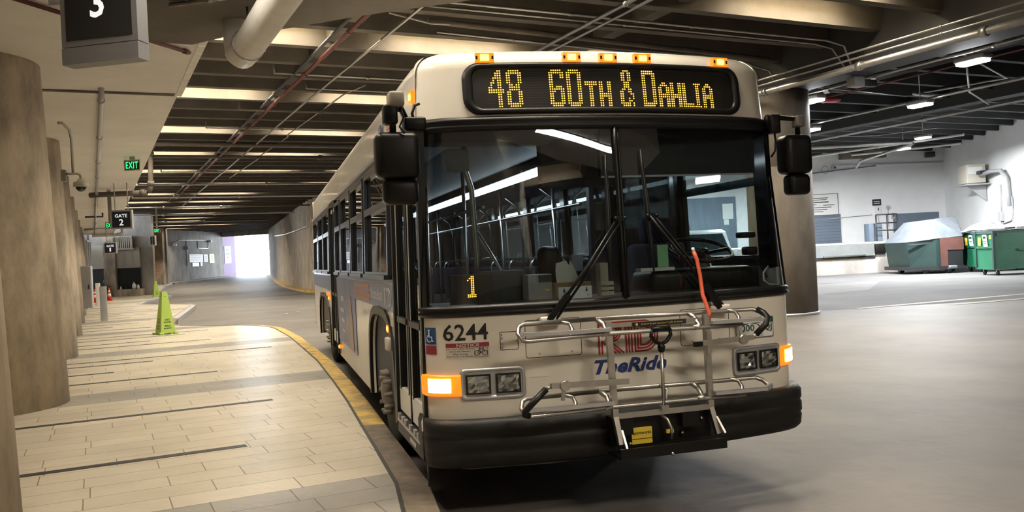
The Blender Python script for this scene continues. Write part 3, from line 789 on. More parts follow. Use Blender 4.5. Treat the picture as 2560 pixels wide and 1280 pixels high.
# --- bumper
mb = MB()
bp = [(.0, .62), (.055, .635), (.085, .60), (.085, .545), (.075, .53), (.085, .515), (.085, .46), (.075, .445), (.082, .43), (.075, .37), (.05, .345), (0, .35)]
def bump(i, j):
    o, z = bp[int(j)]; x, y = PLAN[int(i)]; k = 1+(o*.45)/HW
    return Vector((x*k, y*1.05-o, z))
mb.grid(bump, range(NP), range(len(bp)))
def bump_ret(sg):
    mb.grid(lambda y, j: Vector((sg*(HW+bp[int(j)][0]*.45), y, bp[int(j)][1])), [.30, .42 if sg < 0 else .9], range(len(bp)))
bump_ret(-1); bump_ret(1)
mb.build('front_bumper', M['bumper'], bus)
mb = MB(); mb.tube([(-1.18, .30, .33), (-1.0, .25, .31), (-.5, .2, .30), (.5, .2, .30), (1.0, .25, .31)], .02, 8); mb.build('tow_rail', M['steel'], bus)
MB().box(-HW-.01, -HW+.0, .305, .335, .2, .6).build('corner_flap', M['blackrubber'], bus)

# --- windshield
zs = [1.27+(2.36-1.27)*i/8 for i in range(9)]
c0 = NP//2
for (i0, i1) in ((0, c0+1), (c0, NP)):
    mb = MB(); nose_sheet(mb, i0, i1, zs, .0); mb.build('windshield', M['glass_ws'], bus)
# black gasket all round and divider
def ring_path(z0, z1, r, out):
    L = []
    for i in range(0, NP): L.append(nosep(i, z0, out))
    L += [nosep(NP-1, z, out) for z in [z0+(z1-z0)*k/5 for k in range(1, 5)]]
    for i in range(NP-1, -1, -1): L.append(nosep(i, z1, out))
    L += [nosep(0, z, out) for z in [z1+(z0-z1)*k/5 for k in range(1, 5)]]
    return L
def profile_strip(mb, path_fn, z0, z1, out0, out1, th=.03):
    # raised band following the nose between heights z0 and z1
    zz = [(z0, 0), (z0+.008, out0), (z0+(z1-z0)*.35, out1), (z0+(z1-z0)*.5, out0*.6), (z0+(z1-z0)*.65, out1), (z1-.008, out0), (z1, 0)]
    mb.grid(lambda i, j: nosep(int(i), zz[int(j)][0], zz[int(j)][1]), range(NP), range(len(zz)))
mb = MB()
profile_strip(mb, None, 1.225, 1.295, .02, .032); profile_strip(mb, None, 2.335, 2.425, .02, .032)
for sgn in (0, NP-1):
    idx = (0, 1, 2, 3) if sgn == 0 else (NP-1, NP-2, NP-3, NP-4)
    mb.grid(lambda i, z: nosep(idx[int(i)], z, .012 if i in (1, 2) else .004), range(3), [1.25+1.16*k/8 for k in range(9)])
mb.build('windshield_gasket', M['blackrubber'], bus)
mb = MB()
mb.tube([nose(-.05+.03*(z-1.27)/1.09, z, .012) for z in [1.27, 1.6, 1.9, 2.2, 2.36]], .016, 8)
mb.tube([nose(-.028+.03*(z-1.27)/1.09, z, .010) for z in [1.27, 1.6, 1.9, 2.2, 2.36]], .010, 8)
mb.build('windshield_divider', M['blackplastic'], bus)

# --- destination sign
ds = MB()
def rrect(u0, u1, v0, v1, r, n=6):
    P = []
    for cx, cy, a0 in ((u1-r, v1-r, 0), (u0+r, v1-r, 90), (u0+r, v0+r, 180), (u1-r, v0+r, 270)):
        for k in range(n+1):
            a = R(a0+90*k/n); P.append((cx+r*math.cos(a), cy+r*math.sin(a)))
    return P
o_ = rrect(-.945, .945, 2.435, 2.755, .10); i_ = rrect(-.885, .885, 2.472, 2.722, .06)
def dens(P, m=4):
    out = []
    for k in range(len(P)):
        a, b = P[k], P[(k+1) % len(P)]
        L = math.hypot(a[0]-b[0], a[1]-b[1]); n = max(1, int(L/.12))
        for q in range(n): out.append((a[0]+(b[0]-a[0])*q/n, a[1]+(b[1]-a[1])*q/n))
    return out
def loft_rings(mb, rings):
    n = len(rings[0]); vs = [p for r_ in rings for p in r_]; fs = []
    for a in range(len(rings)-1):
        for k in range(n): fs.append((a*n+k, a*n+(k+1) % n, (a+1)*n+(k+1) % n, (a+1)*n+k))
    mb.add(vs, fs, True)
def lerp_ring(t, steps=10):
    A = []; 
    for k in range(len(o_)):
        a, b = o_[k], i_[k]; A.append((a[0]+(b[0]-a[0])*t, a[1]+(b[1]-a[1])*t))
    out = []
    for k in range(len(A)):
        p, q = A[k], A[(k+1) % len(A)]
        n = 14 if k in (6, 20) else (4 if k in (13, 27) else 1)
        for j in range(n): out.append((p[0]+(q[0]-p[0])*j/n, p[1]+(q[1]-p[1])*j/n))
    return out
loft_rings(ds, [[nose(u, v, off) for u, v in lerp_ring(t)] for t, off in ((0, -.005), (0, .016), (.35, .028), (.75, .028), (1, .012), (1, -.005))])
sign = ds.build('destination_sign', M['blackrubber'], bus)
mb = MB(); mb.grid(lambda u, v: nose(u, v, .004), [-.885+1.77*k/24 for k in range(25)], [2.472, 2.722], smooth=True); mb.build('led_matrix', M['ledoff'], sign)
mb = MB()
for k in range(15):
    z = 2.485+.016*k
    for q in range(12):
        u = -.80+1.6*q/12; mb.add([nose(u, z, .0045), nose(u+1.6/12, z, .0045), nose(u+1.6/12, z+.002, .0045), nose(u, z+.002, .0045)], [(0,1,2,3)])
mb.build('matrix_line', mat('matrix_wire', (.10,.08,.07), .4), sign)
BIG = {
'4': "....##. ...###. ...###. ..####. ..#.##. .##.##. .#..##. ##..##. ####### ####### ....##. ....##. ....##. ....##. ....##. ....##.",
'8': ".#####. ####### ##...## ##...## ##...## ##...## .##.##. .#####. .#####. ##...## ##...## ##...## ##...## ##...## ####### .#####.",
'6': ".#####. ####### ##...## ##...## ##..... ##..... ##..... ##.###. ####### ###..## ##...## ##...## ##...## ##...## ####### .#####.",
'0': ".#####. ####### ##...## ##...## ##...## ##...## ##...## ##...## ##...## ##...## ##...## ##...## ##...## ##...## ####### .#####.",
'D': "######. ####### ##...## ##...## ##...## ##...## ##...## ##...## ##...## ##...## ##...## ##...## ##...## ##...## ####### ######.",
'&': "..###.. .##.##. .##.##. .##.##. .##.##. ..###.. ..###.. ..###.. .##.##. ##..##. ##...## ##....# ##..#.# ##..##. #####.# .####.#",
't': "###### ###### ..##.. ..##.. ..##.. ..##.. ..##.. ..##.. ..##.. ..##.. ..##..",
'h': "##..## ##..## ##..## ##..## ##..## ###### ###### ##..## ##..## ##..## ##..##",
'a': "..##.. .####. ##..## ##..## ##..## ###### ###### ##..## ##..## ##..## ##..##",
'l': "##.... ##.... ##.... ##.... ##.... ##.... ##.... ##.... ##.... ###### ######",
'i': "####.. .##... .##... .##... .##... .##... .##... .##... .##... .##... ####..",
}
def led_text(seq, pw, ph, z_top, x0, out, mb, r=.0048):
    for ch, c in seq:
        rows = BIG[ch].split(); off = 16-len(rows)
        for j, row in enumerate(rows):
            for i, q in enumerate(row):
                if q == '#':
                    x = x0+(c+i)*pw; z = z_top-(j+off)*ph
                    mb.add([nose(x+r*math.cos(R(60*k)), z+r*math.sin(R(60*k)), out) for k in range(6)], [tuple(range(6))])
mb = MB()
pw = .01395; ph = .0148
led_text([('4',0),('8',8),('6',27),('0',35),('t',43.3),('h',50),('&',60),('D',71.3),('a',79.3),('h',85.6),('l',92),('i',98.2),('a',103)], pw, ph, 2.705, -.785, .0065, mb)
mb.build('led_dot', M['led'], sign, 'lit amber dots reading 48 60TH & DAHLIA')
mb = MB(); mb.grid(lambda u, v: nose(u, v, .012), [-.885+1.77*k/24 for k in range(25)], [2.472, 2.722]); mb.build('sign_glass', M['glass_clear'], sign)

# --- marker lamps
def marker(x, z, wd=.115, h=.058):
    o = MB(); c = nose(x, z, .0); yv = plan_y(x+.01)-plan_y(x-.01)
    a = math.atan2(yv, .02); ux = Vector((math.cos(a), math.sin(a), 0)); n = Vector((math.sin(a), -math.cos(a), 0))
    o.obox(c+n*.012, ux*wd/2, n*.016, UZ*h/2)
    l = o.build('marker_lamp', M['amber'], bus)
    g = MB(); g.obox(c+n*.029, ux*.026, n*.004, UZ*.018); g.build('bulb_glow', M['amber_hot'], l)
    for k in (-1, 1): MB().obox(c+n*.0285+ux*k*wd*.42, ux*.006, n*.002, UZ*.01).build('screw', M['blackplastic'], l)
for x in (-.80, -.26, -.02, .215, .80): marker(x, 2.785)
def side_lamp(y, z, wd, h, mm='amber', glow=True):
    x = -side_x(z)-.012
    l = MB().box(x-.012, x+.012, y-wd/2, y+wd/2, z-h/2, z+h/2).build('side_marker', M[mm], bus)
    if glow: MB().box(x-.016, x-.010, y-wd*.25, y+wd*.25, z-h*.25, z+h*.25).build('bulb_glow', M['amber_hot'], l)
side_lamp(.47, 2.59, .10, .07); side_lamp(1.74, 1.06, .10, .055); side_lamp(8.04, 1.08, .10, .06); side_lamp(8.45, 1.13, .08, .05, glow=False); side_lamp(6.5, .50, .07, .045)
side_lamp(12.1, 2.44, .05, .05, 'red_lens', False)
mb = MB().rbox(-HW-.05, -HW, 1.60, 1.74, .90, 1.0, .012, 2); mb.build('door_control', M['beige'], bus)
mb = MB().box(-HW-.006, -HW, 1.50, 1.68, 1.085, 1.16); mb.build('side_placard', M['sticker'], bus)

# --- headlamps
def headlamp(xa, xb, za, zb):
    rg = lambda d, o, r: [nose(u, v, o) for u, v in dens(rrect(xa+d, xb-d, za+d, zb-d, r, 4))]
    b = MB(); 
    P = [(0, .0, .03), (0, .012, .03), (.008, .024, .026), (.016, .014, .022)]
    n_ = None; rings = []
    base = dens(rrect(xa, xb, za, zb, .03, 4))
    cx, cz = (xa+xb)/2, (za+zb)/2
    for d, o in ((0, -.004), (0, .014), (.010, .022), (.02, .012)):
        kx = 1-2*d/(xb-xa); kz = 1-2*d/(zb-za)
        rings.append([nose(cx+(u-cx)*kx, cz+(v-cz)*kz, o) for u, v in base])
    loft_rings(b, rings); b.add(rings[-1], [tuple(range(len(base)))])
    h = b.build('headlamp', M['alu'], bus)
    wl = (xb-xa-.06-.03)/2
    for k in (0, 1):
        x0 = xa+.03+k*(wl+.03)
        f = MB(); fn = lambda u, v: nose(u, v, .022)
        f.frame(nose(x0, za+.035, .02), (nose(x0+wl, za+.035, .02)-nose(x0, za+.035, .02)).normalized(), (0,0,1), wl, zb-za-.07, .009, .016, (0,-1,0)); f.build('lamp_rim', M['blackplastic'], h)
        # faceted reflector behind a clear lens
        rf = MB()
        rng = random.Random(k+int(xa*100))
        nx, nz = 6, 5
        rf.grid(lambda i, j: nose(x0+.006+(wl-.012)*i/nx, za+.041+(zb-za-.082)*j/nz, .016+.010*rng.random()), range(nx+1), range(nz+1), smooth=False)
        rf.build('reflector', M['chrome'], h)
        ln = MB(); ln.grid(lambda i, j: nose(x0+.004+(wl-.008)*i/4, za+.039+(zb-za-.078)*j, .031), range(5), range(2)); ln.build('lens', M['glass_clear'], h)
headlamp(-1.075, -.695, .735, .92)
headlamp(.695, 1.085, .735, .92)
for sg in (-1, 1):
    i0, i1 = (0, 7) if sg < 0 else (NP-7, NP)
    t = MB(); zz = [(.762, -.002), (.762, .018), (.775, .026), (.875, .026), (.888, .018), (.888, -.002)]
    t.grid(lambda i, j: nosep(int(i), zz[int(j)][0], zz[int(j)][1]), range(i0, i1), range(len(zz)))
    e = i1-1 if sg < 0 else i0
    t.add([nosep(e, z, o) for z, o in zz], [tuple(range(len(zz)))])
    l = t.build('turn_signal', M['amber'], bus, 'amber wrap-around turn signal')
    g = MB(); ii = range(2, 6) if sg < 0 else range(NP-6, NP-2)
    g.grid(lambda i, z: nosep(int(i), z, .029), ii, [.785, .868]); g.build('bulb_glow', M['amber_on'], l)

# --- nose graphics
mb = MB(); put_text(mb, '6244', Nfn(.004), -1.155, 1.088, .255, .098, .012); mb.build('fleet_number', M['black_ink'], bus)
ns = MB(); ns.grid(lambda u, v: nose(u, v, .003), [-1.145+.25*k/5 for k in range(6)], [.985, 1.075]); nt_ = ns.build('notice_sticker', M['sticker'], bus)
mb = MB(); mb.grid(lambda u, v: nose(u, v, .004), [-1.143+.246*k/5 for k in range(6)], [1.048, 1.073]); mb.build('notice_band', M['maroon'], nt_)
mb = MB(); put_text(mb, 'NOTICE', Nfn(.0055), -1.085, 1.051, .13, .019, .03); mb.build('notice_heading', M['sticker'], nt_)
mb = MB()
for i, s in enumerate(('For Your Safety, Please', 'Inform the Operator', 'When You are', 'Retrieving Your Bicycle')):
    wd = (.15, .12, .085, .145)[i]; put_text(mb, s, Nfn(.005), -1.065-wd/2, 1.034-i*.0145, wd, .0095, .012)
mb.build('notice_text', M['black_ink'], nt_)
mb = MB(); bx, bz = -.945, 1.012
for dx in (-.022, .022): mb.tube([nose(bx+dx+.015*math.cos(R(a)), bz+.015*math.sin(R(a)), .006) for a in range(0, 360, 24)], .0014, 4, True)
for p, q in (((-.022,0),(-.008,.024)),((-.008,.024),(.014,.024)),((.014,.024),(.022,0)),((-.008,.024),(-.002,-.002)),((-.002,-.002),(.014,.024)),((-.022,0),(-.002,-.002)),((.014,.024),(.012,.032)),((.006,.032),(.018,.033)),((-.014,.029),(-.004,.029)),((-.008,.024),(-.009,.029))):
    mb.tube([nose(bx+p[0], bz+p[1], .006), nose(bx+q[0], bz+q[1], .006)], .0013, 4)
mb.build('bicycle_symbol', M['black_ink'], nt_)
mb = MB(); mb.frame(nose(-.985,.988,.005), (nose(-.91,.988,.005)-nose(-.985,.988,.005)).normalized(), (0,0,1), .08, .056, .0012, .001, (0,-1,0)); mb.build('symbol_frame', M['black_ink'], nt_)
# wheelchair emblem on the corner
mb = MB(); mb.grid(lambda i, v: nosep(int(i), v, .004), [1, 2, 3], [1.07, 1.17]); wc = mb.build('access_sticker', mat('access_blue', (.02,.08,.22), .4), bus)
mb = MB(); P = lambda u, v: nosep(2, 1.07+v, .009)+Vector((u*.6, -u*.8, 0))
mb.tube([P(.002+.02*math.cos(R(a)), .035+.02*math.sin(R(a))) for a in range(-250, 40, 20)], .0025, 4)
mb.tube([P(0,.075), P(.0,.045), P(.018,.045), P(.026,.018), P(.034,.02)], .003, 4); mb.ball(P(0,.083), .006, n=8, m=5)
mb.build('wheelchair_symbol', M['signwhite'], wc)
mb = MB(); mb.grid(lambda i, v: nosep(int(i), v, .004), [1, 2, 3], [1.01, 1.062]); mb.build('corner_sticker', M['maroon'], bus)
# red triple-line logo
lg = MB()
def stroke(pts, w_=.0105):
    for (p, q) in zip(pts, pts[1:]):
        d = Vector((q[0]-p[0], q[1]-p[1])); 
        if d.length < 1e-6: continue
        d.normalize(); n_ = Vector((-d.y, d.x))*w_/2; e = d*w_*.35
        lg.add([nose(p[0]-e.x+n_.x, p[1]-e.y+n_.y, .004), nose(q[0]+e.x+n_.x, q[1]+e.y+n_.y, .004), nose(q[0]+e.x-n_.x, q[1]+e.y-n_.y, .004), nose(p[0]-e.x-n_.x, p[1]-e.y-n_.y, .004)], [(0,1,2,3)])
LX, LZ, S_ = -.235, .955, .185
U = lambda x, y: (LX+x*S_, LZ+y*S_)
for k in range(3):
    d = k*.10
    stroke([U(.03+d, 0 if k else 0), U(.03+d, 1.0-d*0)]) if k == 0 else None
    r = .30-d*.75
    arc = [U(.50+r*math.cos(R(a)), .70+r*math.sin(R(a))) for a in range(90, -91, -15)]
    stroke([U(.03, .70+r), U(.50, .70+r)] + arc + [U(.36, .70-r)] if k < 2 else [U(.2,.70+r)]+arc)
    stroke([U(.13+d*1.25, .42 if k else .40), U(.60+d*1.35, -.0)])
    stroke([U(.13+d, .0), U(.13+d, .38-d)]) if k == 0 else None
    stroke([U(.98+d, 0), U(.98+d, 1.0)])
    r2 = .50-d
    arc = [U(1.62+r2*math.cos(R(a)), .50+r2*math.sin(R(a))) for a in range(90, -91, -12)]
    stroke([U(1.30+d, .50+r2)] + arc + [U(1.30+d, .50-r2), U(1.30+d, .50+r2*.6)])
stroke([U(.60, 1.0), U(1.45, 1.0)]); 
lg.build('logo', M['red_ink'], bus, 'red triple line letters on the nose')
mb = MB(); put_text(mb, 'TheRide', Nfn(.004), -.265, .832, .475, .088, .035, .32); mb.build('slogan', M['blue_ink'], bus)
# access panels: thin dark seams, screws
def seam(u0, u1, v0, v1, r=.015):
    MB().tube([nose(u, v, .0) for u, v in dens(rrect(u0, u1, v0, v1, r, 3))], .0022, 5, True).build('panel_seam', M['blackplastic'], bus)
seam(-.68, -.34, .962, 1.185); seam(-.83, -.725, 1.02, 1.125, .004); seam(.32, .68, .962, 1.185)
for u, v in ((-.60,.985),(-.40,.985),(.40,.985),(.60,.985),(-.82,1.035),(-.82,1.055),(-.82,1.09),(-.82,1.11),(-.735,1.07)):
    MB().ball(nose(u, v, .002), .006, n=8, m=4).build('panel_screw', M['steel'], bus)
# raised ghost lettering on the panel
mb = MB()
for x, s in ((-.72,.035),(-.66,.0),(-.63,.0),(-.60,.035)):
    mb.obox(nose(x+.02, .85, .002), (.022,0,0), (0,.002,0), (0,0,.003)); 
mb.build('embossed_mark', M['white'], bus)
# licence plate
pf = Nfn(.012)
mb = MB(); mb.grid(lambda i, v: nose(.735+.30*i/3, v, .012), range(4), [.972, 1.095]); 
pl = mb.build('license_plate', M['signwhite'], bus)
mb = MB(); mb.add([nose(.735,1.068,.0135), nose(1.035,1.068,.0135), nose(1.035,1.095,.0135), nose(.735,1.095,.0135)], [(0,1,2,3)])
mb.add([nose(.735+.3*t, 1.068-h, .0135) for t, h in ((0,0),(.0,.012),(.1,.004),(.2,.014),(.33,.002),(.5,.010),(.66,0),(1,.008),(1,0))], [tuple(range(9))])
mb.build('plate_mountains', mat('plate_green', (.02,.10,.05), .4), pl)
mb = MB(); put_text(mb, '000 XQJ', Nfn(.014), .765, 1.0, .255, .058, .012); put_text(mb, 'COLORADO', Nfn(.014), .825, .978, .12, .014, .01); mb.build('plate_lettering', mat('plate_ink', (.02,.05,.035), .4), pl)
mb = MB(); mb.frame(nose(.730,.967,.010), (nose(1.04,.967,.01)-nose(.73,.967,.01)).normalized(), (0,0,1), .31, .133, .006, .006, (0,-1,0)); mb.build('plate_frame', M['steel'], pl)

# --- mirrors
def mirror(xa, xb, yc, arm):
    m = MB(); m.rbox(xa, xb, yc-.09, yc+.07, 2.045, 2.315, .045, 4)
    o = m.build('mirror', M['blackplastic'], bus)
    MB().rbox(xa+.035, xb-.015, yc-.07, yc+.05, 1.90, 2.045, .035, 4).build('lower_mirror', M['blackplastic'], o)
    MB().box(xa+.03, xb-.03, yc+.066, yc+.074, 2.075, 2.285).build('mirror_glass', M['chrome'], o)
    a = MB(); a.tube(arm, .02, 10); a.build('mirror_arm', M['blackplastic'], o)
    return o
ml = mirror(-1.51, -1.255, .12, [(-1.40, .10, 2.29), (-1.40, .10, 2.45), (-1.34, .14, 2.46), (-1.30, .20, 2.40), (-1.20, .24, 2.40)])
MB().rbox(-1.455, -1.375, .04, .14, 2.36, 2.47, .012, 2).build('mirror_pivot', M['blackplastic'], ml)
MB().rbox(-1.33, -1.20, .10, .22, 2.33, 2.41, .015, 2).build('mirror_bracket', M['blackplastic'], ml)
MB().rbox(-1.425, -1.335, .02, .14, 2.455, 2.545, .018, 3).build('camera_housing', M['housing_beige'], ml)
MB().tube([(-1.36,.06,2.46), (-1.34,.05,2.40), (-1.37,.04,2.34), (-1.345,.03,2.30)], .006, 6).build('cable', M['blackplastic'], ml)
MB().tube([(-1.22,.20,2.50), (-1.25,.19,2.49), (-1.27,.18,2.44), (-1.26,.17,2.39)], .009, 6).build('cable', M['blackplastic'], ml)
mr = mirror(1.31, 1.525, .34, [(1.46, .34, 2.29), (1.46, .34, 2.43), (1.25, .33, 2.44), (1.20, .30, 2.44), (1.20, .30, 2.36)])
MB().rbox(1.19, 1.265, .24, .34, 2.32, 2.45, .012, 2).build('mirror_bracket', M['blackplastic'], mr)
MB().rbox(1.43, 1.49, .29, .37, 2.37, 2.45, .012, 2).build('mirror_pivot', M['rim'], mr)
MB().tube([(1.235,.28,2.33), (1.235,.27,2.27), (1.22,.26,2.20), (1.19,.26,2.16)], .007, 6).build('cable', M['blackplastic'], mr)

# --- wipers
def wiper(pv, mid, top, bot):
    o = MB(); d = .03
    o.tube([nose(pv[0], pv[1], .06), nose(pv[0]+(mid[0]-pv[0])*.5, (pv[1]+mid[1])/2, .075), nose(mid[0]-.012, mid[1], .055)], .011, 8)
    o.tube([nose(pv[0]+.045, pv[1]-.0, .05), nose(pv[0]+.045+(mid[0]-pv[0]-.03)*.5, (pv[1]+mid[1])/2, .075), nose(mid[0]+.02, mid[1], .055)], .008, 8)
    o.bar(nose(pv[0], pv[1], .06), nose(pv[0]+(mid[0]-pv[0])*.25, pv[1]+(mid[1]-pv[1])*.25, .07), .035, .02, (0,-1,0))
    w_ = o.build('wiper', M['blackplastic'], bus)
    b = MB(); q = [Vector((top[0]+(bot[0]-top[0])*t, top[1]+(bot[1]-top[1])*t)) for t in (0, .2, .4, .5, .6, .8, 1)]
    b.tube([nose(p.x, p.y, .022) for p in q], [.005, .012, .016, .018, .016, .012, .005], 6); b.build('wiper_blade', M['blackrubber'], w_)
    c = MB(); c.bar(nose(mid[0]-.03, mid[1]+.0, .05), nose(mid[0]+.04, mid[1]+.0, .05), .03, .03, (0,-1,0)); c.ball(nose(mid[0]-.025, mid[1], .06), .014, n=8, m=5); c.ball(nose(mid[0]+.035, mid[1], .06), .014, n=8, m=5); c.build('wiper_clamp', M['blackplastic'], w_)
    MB().rbox(pv[0]-.05, pv[0]+.08, -.03, .03, pv[1]-.035, pv[1]+.02, .012, 2).build('wiper_base', M['white'], w_)
wiper((-.55, 1.185), (-.06, 1.77), (-.10, 2.17), (-.135, 1.40))
wiper((.58, 1.185), (.155, 1.78), (.14, 2.20), (.155, 1.43))

# --- bicycle rack, folded up against the nose
def place(pts, y): return [(p[0], y+plan_y(p[0])*.0, p[1]) for p in pts]
rk = MB(); Y0 = -.20
rk.bar((-.25, Y0, 1.165), (-.235, Y0-.01, .60), .035, .03, (0,-1,0)); rk.bar((.383, Y0, 1.165), (.383, Y0-.01, .60), .035, .03, (0,-1,0))
rk.bar((-.235, Y0-.01, .61), (-.225, Y0-.05, .455), .03, .03, (0,-1,0)); rk.bar((.383, Y0-.01, .61), (.405, Y0-.05, .455), .03, .03, (0,-1,0))
rk.bar((-.235, Y0-.01, .613), (.383, Y0-.01, .613), .028, .028)
rack = rk.build('bicycle_rack', M['steel'], bus)
def tray(z, nm):
    t = MB(); T = .0135
    yb, yf = Y0+.07, Y0-.02      # upper rail nearer the bus, lower rail outside
    loop = [(-.30, yb, z+.06), (-.745, yb, z+.058), (-.775, yb-.02, z+.045), (-.79, yb-.045, z+.01), (-.78, yf, z-.022), (-.745, yf, z-.03), (-.30, yf, z-.022), (.30, yf, z-.026), (.62, yf, z-.03)]
    t.tube(loop, T, 8)
    t.tube([(-.30, yb, z+.06), (.29, yb, z+.055), (.55, yb, z+.052), (.745, yb, z+.052), (.785, yb-.02, z+.035), (.795, yf, z-.0), (.79, yf-.005, z-.012)], T, 8)
    for x, d in ((-.52, 1), (.565, 1)):
        t.tube([(x, yb, z+.058), (x+.05, yb-.02, z+.045), (x+.06, (yb+yf)/2, z+.01), (x+.03, yf, z-.025), (x, yf, z-.025)], T*.85, 8)
    for x in (-.262, .33): t.tube([(x-.03, yb, z+.058), (x, yb-.03, z+.03), (x-.0, yf, z-.02), (x-.04, yf, z-.026)], T*1.2, 8)
    o = t.build(nm, M['steel'], rack)
    f = MB(); f.bar((-.78, yf-.02, z+.012), (-.6, yf-.02, z+.005), .035, .02); f.bar((-.6, yf-.02, z+.005), (-.25, yf-.02, z+.003), .032, .02); f.build('wheel_trough', M['alu'], rack); f = MB()
    f.bar((.40, yf-.02, z+.0), (.755, yf-.02, z-.004), .032, .02); f.bar((.755, yf-.02, z-.004), (.795, yf, z+.015), .03, .02)
    f.build('wheel_trough', M['alu'], rack)
tray(1.12, 'wheel_tray'); tray(.695, 'wheel_tray')
mb = MB(); mb.bar((-.24, Y0+.02, 1.139), (.388, Y0+.02, 1.137), .024); mb.build('cross_rail', M['steel'], rack)
mb = MB(); mb.box(-.092, .25, Y0-.004, Y0+.006, 1.122, 1.15); mb.build('rail_label', M['black_ink'], rack)
mb = MB(); put_text(mb, 'Push rack and squeeze handle to lower', plane_fn((0, Y0-.006, 0), (1,0,0), (0,0,1)), -.04, 1.129, .27, .013, .01); mb.ball((-.07, Y0-.004, 1.136), .008, .002, .008); mb.build('rail_lettering', M['yellow'], rack)
# release handle
mb = MB(); mb.tube([(.068, Y0-.03, .99), (.066, Y0-.03, .635)], .011, 8); mb.box(.045, .09, Y0-.05, Y0-.01, .625, .655)
mb.tube([(.07, Y0+.03, .76), (.105, Y0+.0, .74), (.10, Y0-.0, .68), (.075, Y0, .665)], .010, 8); mb.build('release_rod', M['steel'], rack)
mb = MB(); mb.tube([(.012, Y0-.03, 1.10), (.006, Y0-.03, 1.065), (.03, Y0-.03, 1.03), (.068, Y0-.03, 1.012), (.105, Y0-.03, 1.03), (.132, Y0-.03, 1.065), (.128, Y0-.03, 1.10)], .012, 8)
mb.tube([(.012, Y0-.03, 1.10), (.07, Y0-.03, 1.105), (.128, Y0-.03, 1.10)], .015, 8); mb.tube([(.012, Y0-.03, 1.10), (.012, Y0-.01, 1.135)], .006, 6); mb.tube([(.128, Y0-.03, 1.10), (.13, Y0-.01, 1.135)], .006, 6)
mb.lathe([(.018, 0), (.024, .03), (.012, .05)], (.068, Y0-.03, .97), n=10); mb.build('release_handle', M['blackplastic'], rack)
# support arms with black grips
def arm(p0, p1, dz, grip, nm):
    a = MB(); y = Y0-.055
    a.bar((p0[0], y, p0[1]), (p1[0], y, p1[1]), .03, .022, (0,-1,0)); a.lathe([(.028, -.016), (.032, 0), (.028, .016)], (dz[0], y-.01, dz[1]), 'Y', 14)
    a.tube([(p1[0], y, p1[1]), grip[0]], .011, 8); a.bar((dz[0], y, dz[1]), (dz[0]-.01, y+.01, dz[1]-.085 if dz[1] < .9 else dz[1]+.08), .02, .015, (0,-1,0))
    o = a.build(nm, M['steel'], rack)
    MB().tube(grip, .019, 10).build('arm_grip', M['blackrubber'], rack)
arm((.275, .999), (.665, 1.013), (.593, 1.006), [(.685, Y0-.06, 1.03), (.755, Y0-.06, 1.085), (.775, Y0-.05, 1.125), (.772, Y0-.02, 1.15), (.75, Y0+.02, 1.172)], 'support_arm')
MB().box(.27, .32, Y0-.07, Y0-.04, .985, 1.013).build('arm_end', M['blackplastic'], rack)
MB().box(.355, .385, Y0-.06, Y0-.02, .94, 1.07).build('arm_bracket', M['steel'], rack)
arm((-.161, .818), (-.634, .831), (-.554, .828), [(-.665, Y0-.06, .818), (-.755, Y0-.06, .74), (-.79, Y0-.05, .703), (-.785, Y0-.03, .68), (-.76, Y0-.02, .672)], 'support_arm')
# pivot base
mb = MB(); mb.box(-.24, .40, Y0+.03, -.06, .43, .60); mb.box(-.24, -.13, Y0-.02, Y0+.05, .50, .595); mb.box(.19, .30, Y0-.02, Y0+.05, .51, .60)
mb.box(-.26, .415, Y0-.12, Y0+.06, .385, .40); mb.box(-.26, .415, Y0-.13, Y0-.115, .385, .445); mb.build('pivot_base', M['blackplastic'], rack)
for q in ((-.125, .006, .463, .527), (-.125, .006, .432, .458), (.10, .148, .475, .497)): MB().box(q[0], q[1], Y0+.018, Y0+.03, q[2], q[3]).build('maker_sticker', M['yellow'], rack)
mb = MB(); put_text(mb, 'sportworks', plane_fn((0, Y0+.016, 0), (1,0,0), (0,0,1)), -.118, .482, .117, .026, .012); mb.build('sticker_lettering', M['black_ink'], rack)
for x, z in ((-.14,.52),(-.14,.44),(.20,.55),(.20,.47),(.33,.545),(.06,.39)): MB().ball((x, Y0+.012 if z > .4 else Y0-.13, z), .011, n=8, m=5).build('bolt', M['steel'], rack)
mb = MB(); mb.tube([(.05, Y0, .60), (.085, Y0-.03, .57), (.10, Y0-.05, .52), (.098, Y0-.05, .455)], .010, 8); mb.bar((-.21, Y0-.03, .53), (-.205, Y0-.09, .42), .012, .03, (0,-1,0)); mb.bar((.405, Y0-.03, .55), (.425, Y0-.09, .46), .012, .03, (0,-1,0)); mb.build('lock_lever', M['steel'], rack)
# orange strap from the rack to the windshield
mb = MB(); mb.tube([(.405, Y0+.01, 1.12), (.412, Y0-.0, 1.17), (.425, -.10, 1.28), (.43, -.07, 1.40), (.425, -.045, 1.50), (.415, -.03, 1.545)], .013, 8); st_ = mb.build('safety_strap', M['orange'], bus, 'thin orange strap up from the bicycle rack')
MB().tube([(.415,-.03,1.545), (.415,-.02,1.57)], .010, 6).build('strap_hook', M['signwhite'], st_)

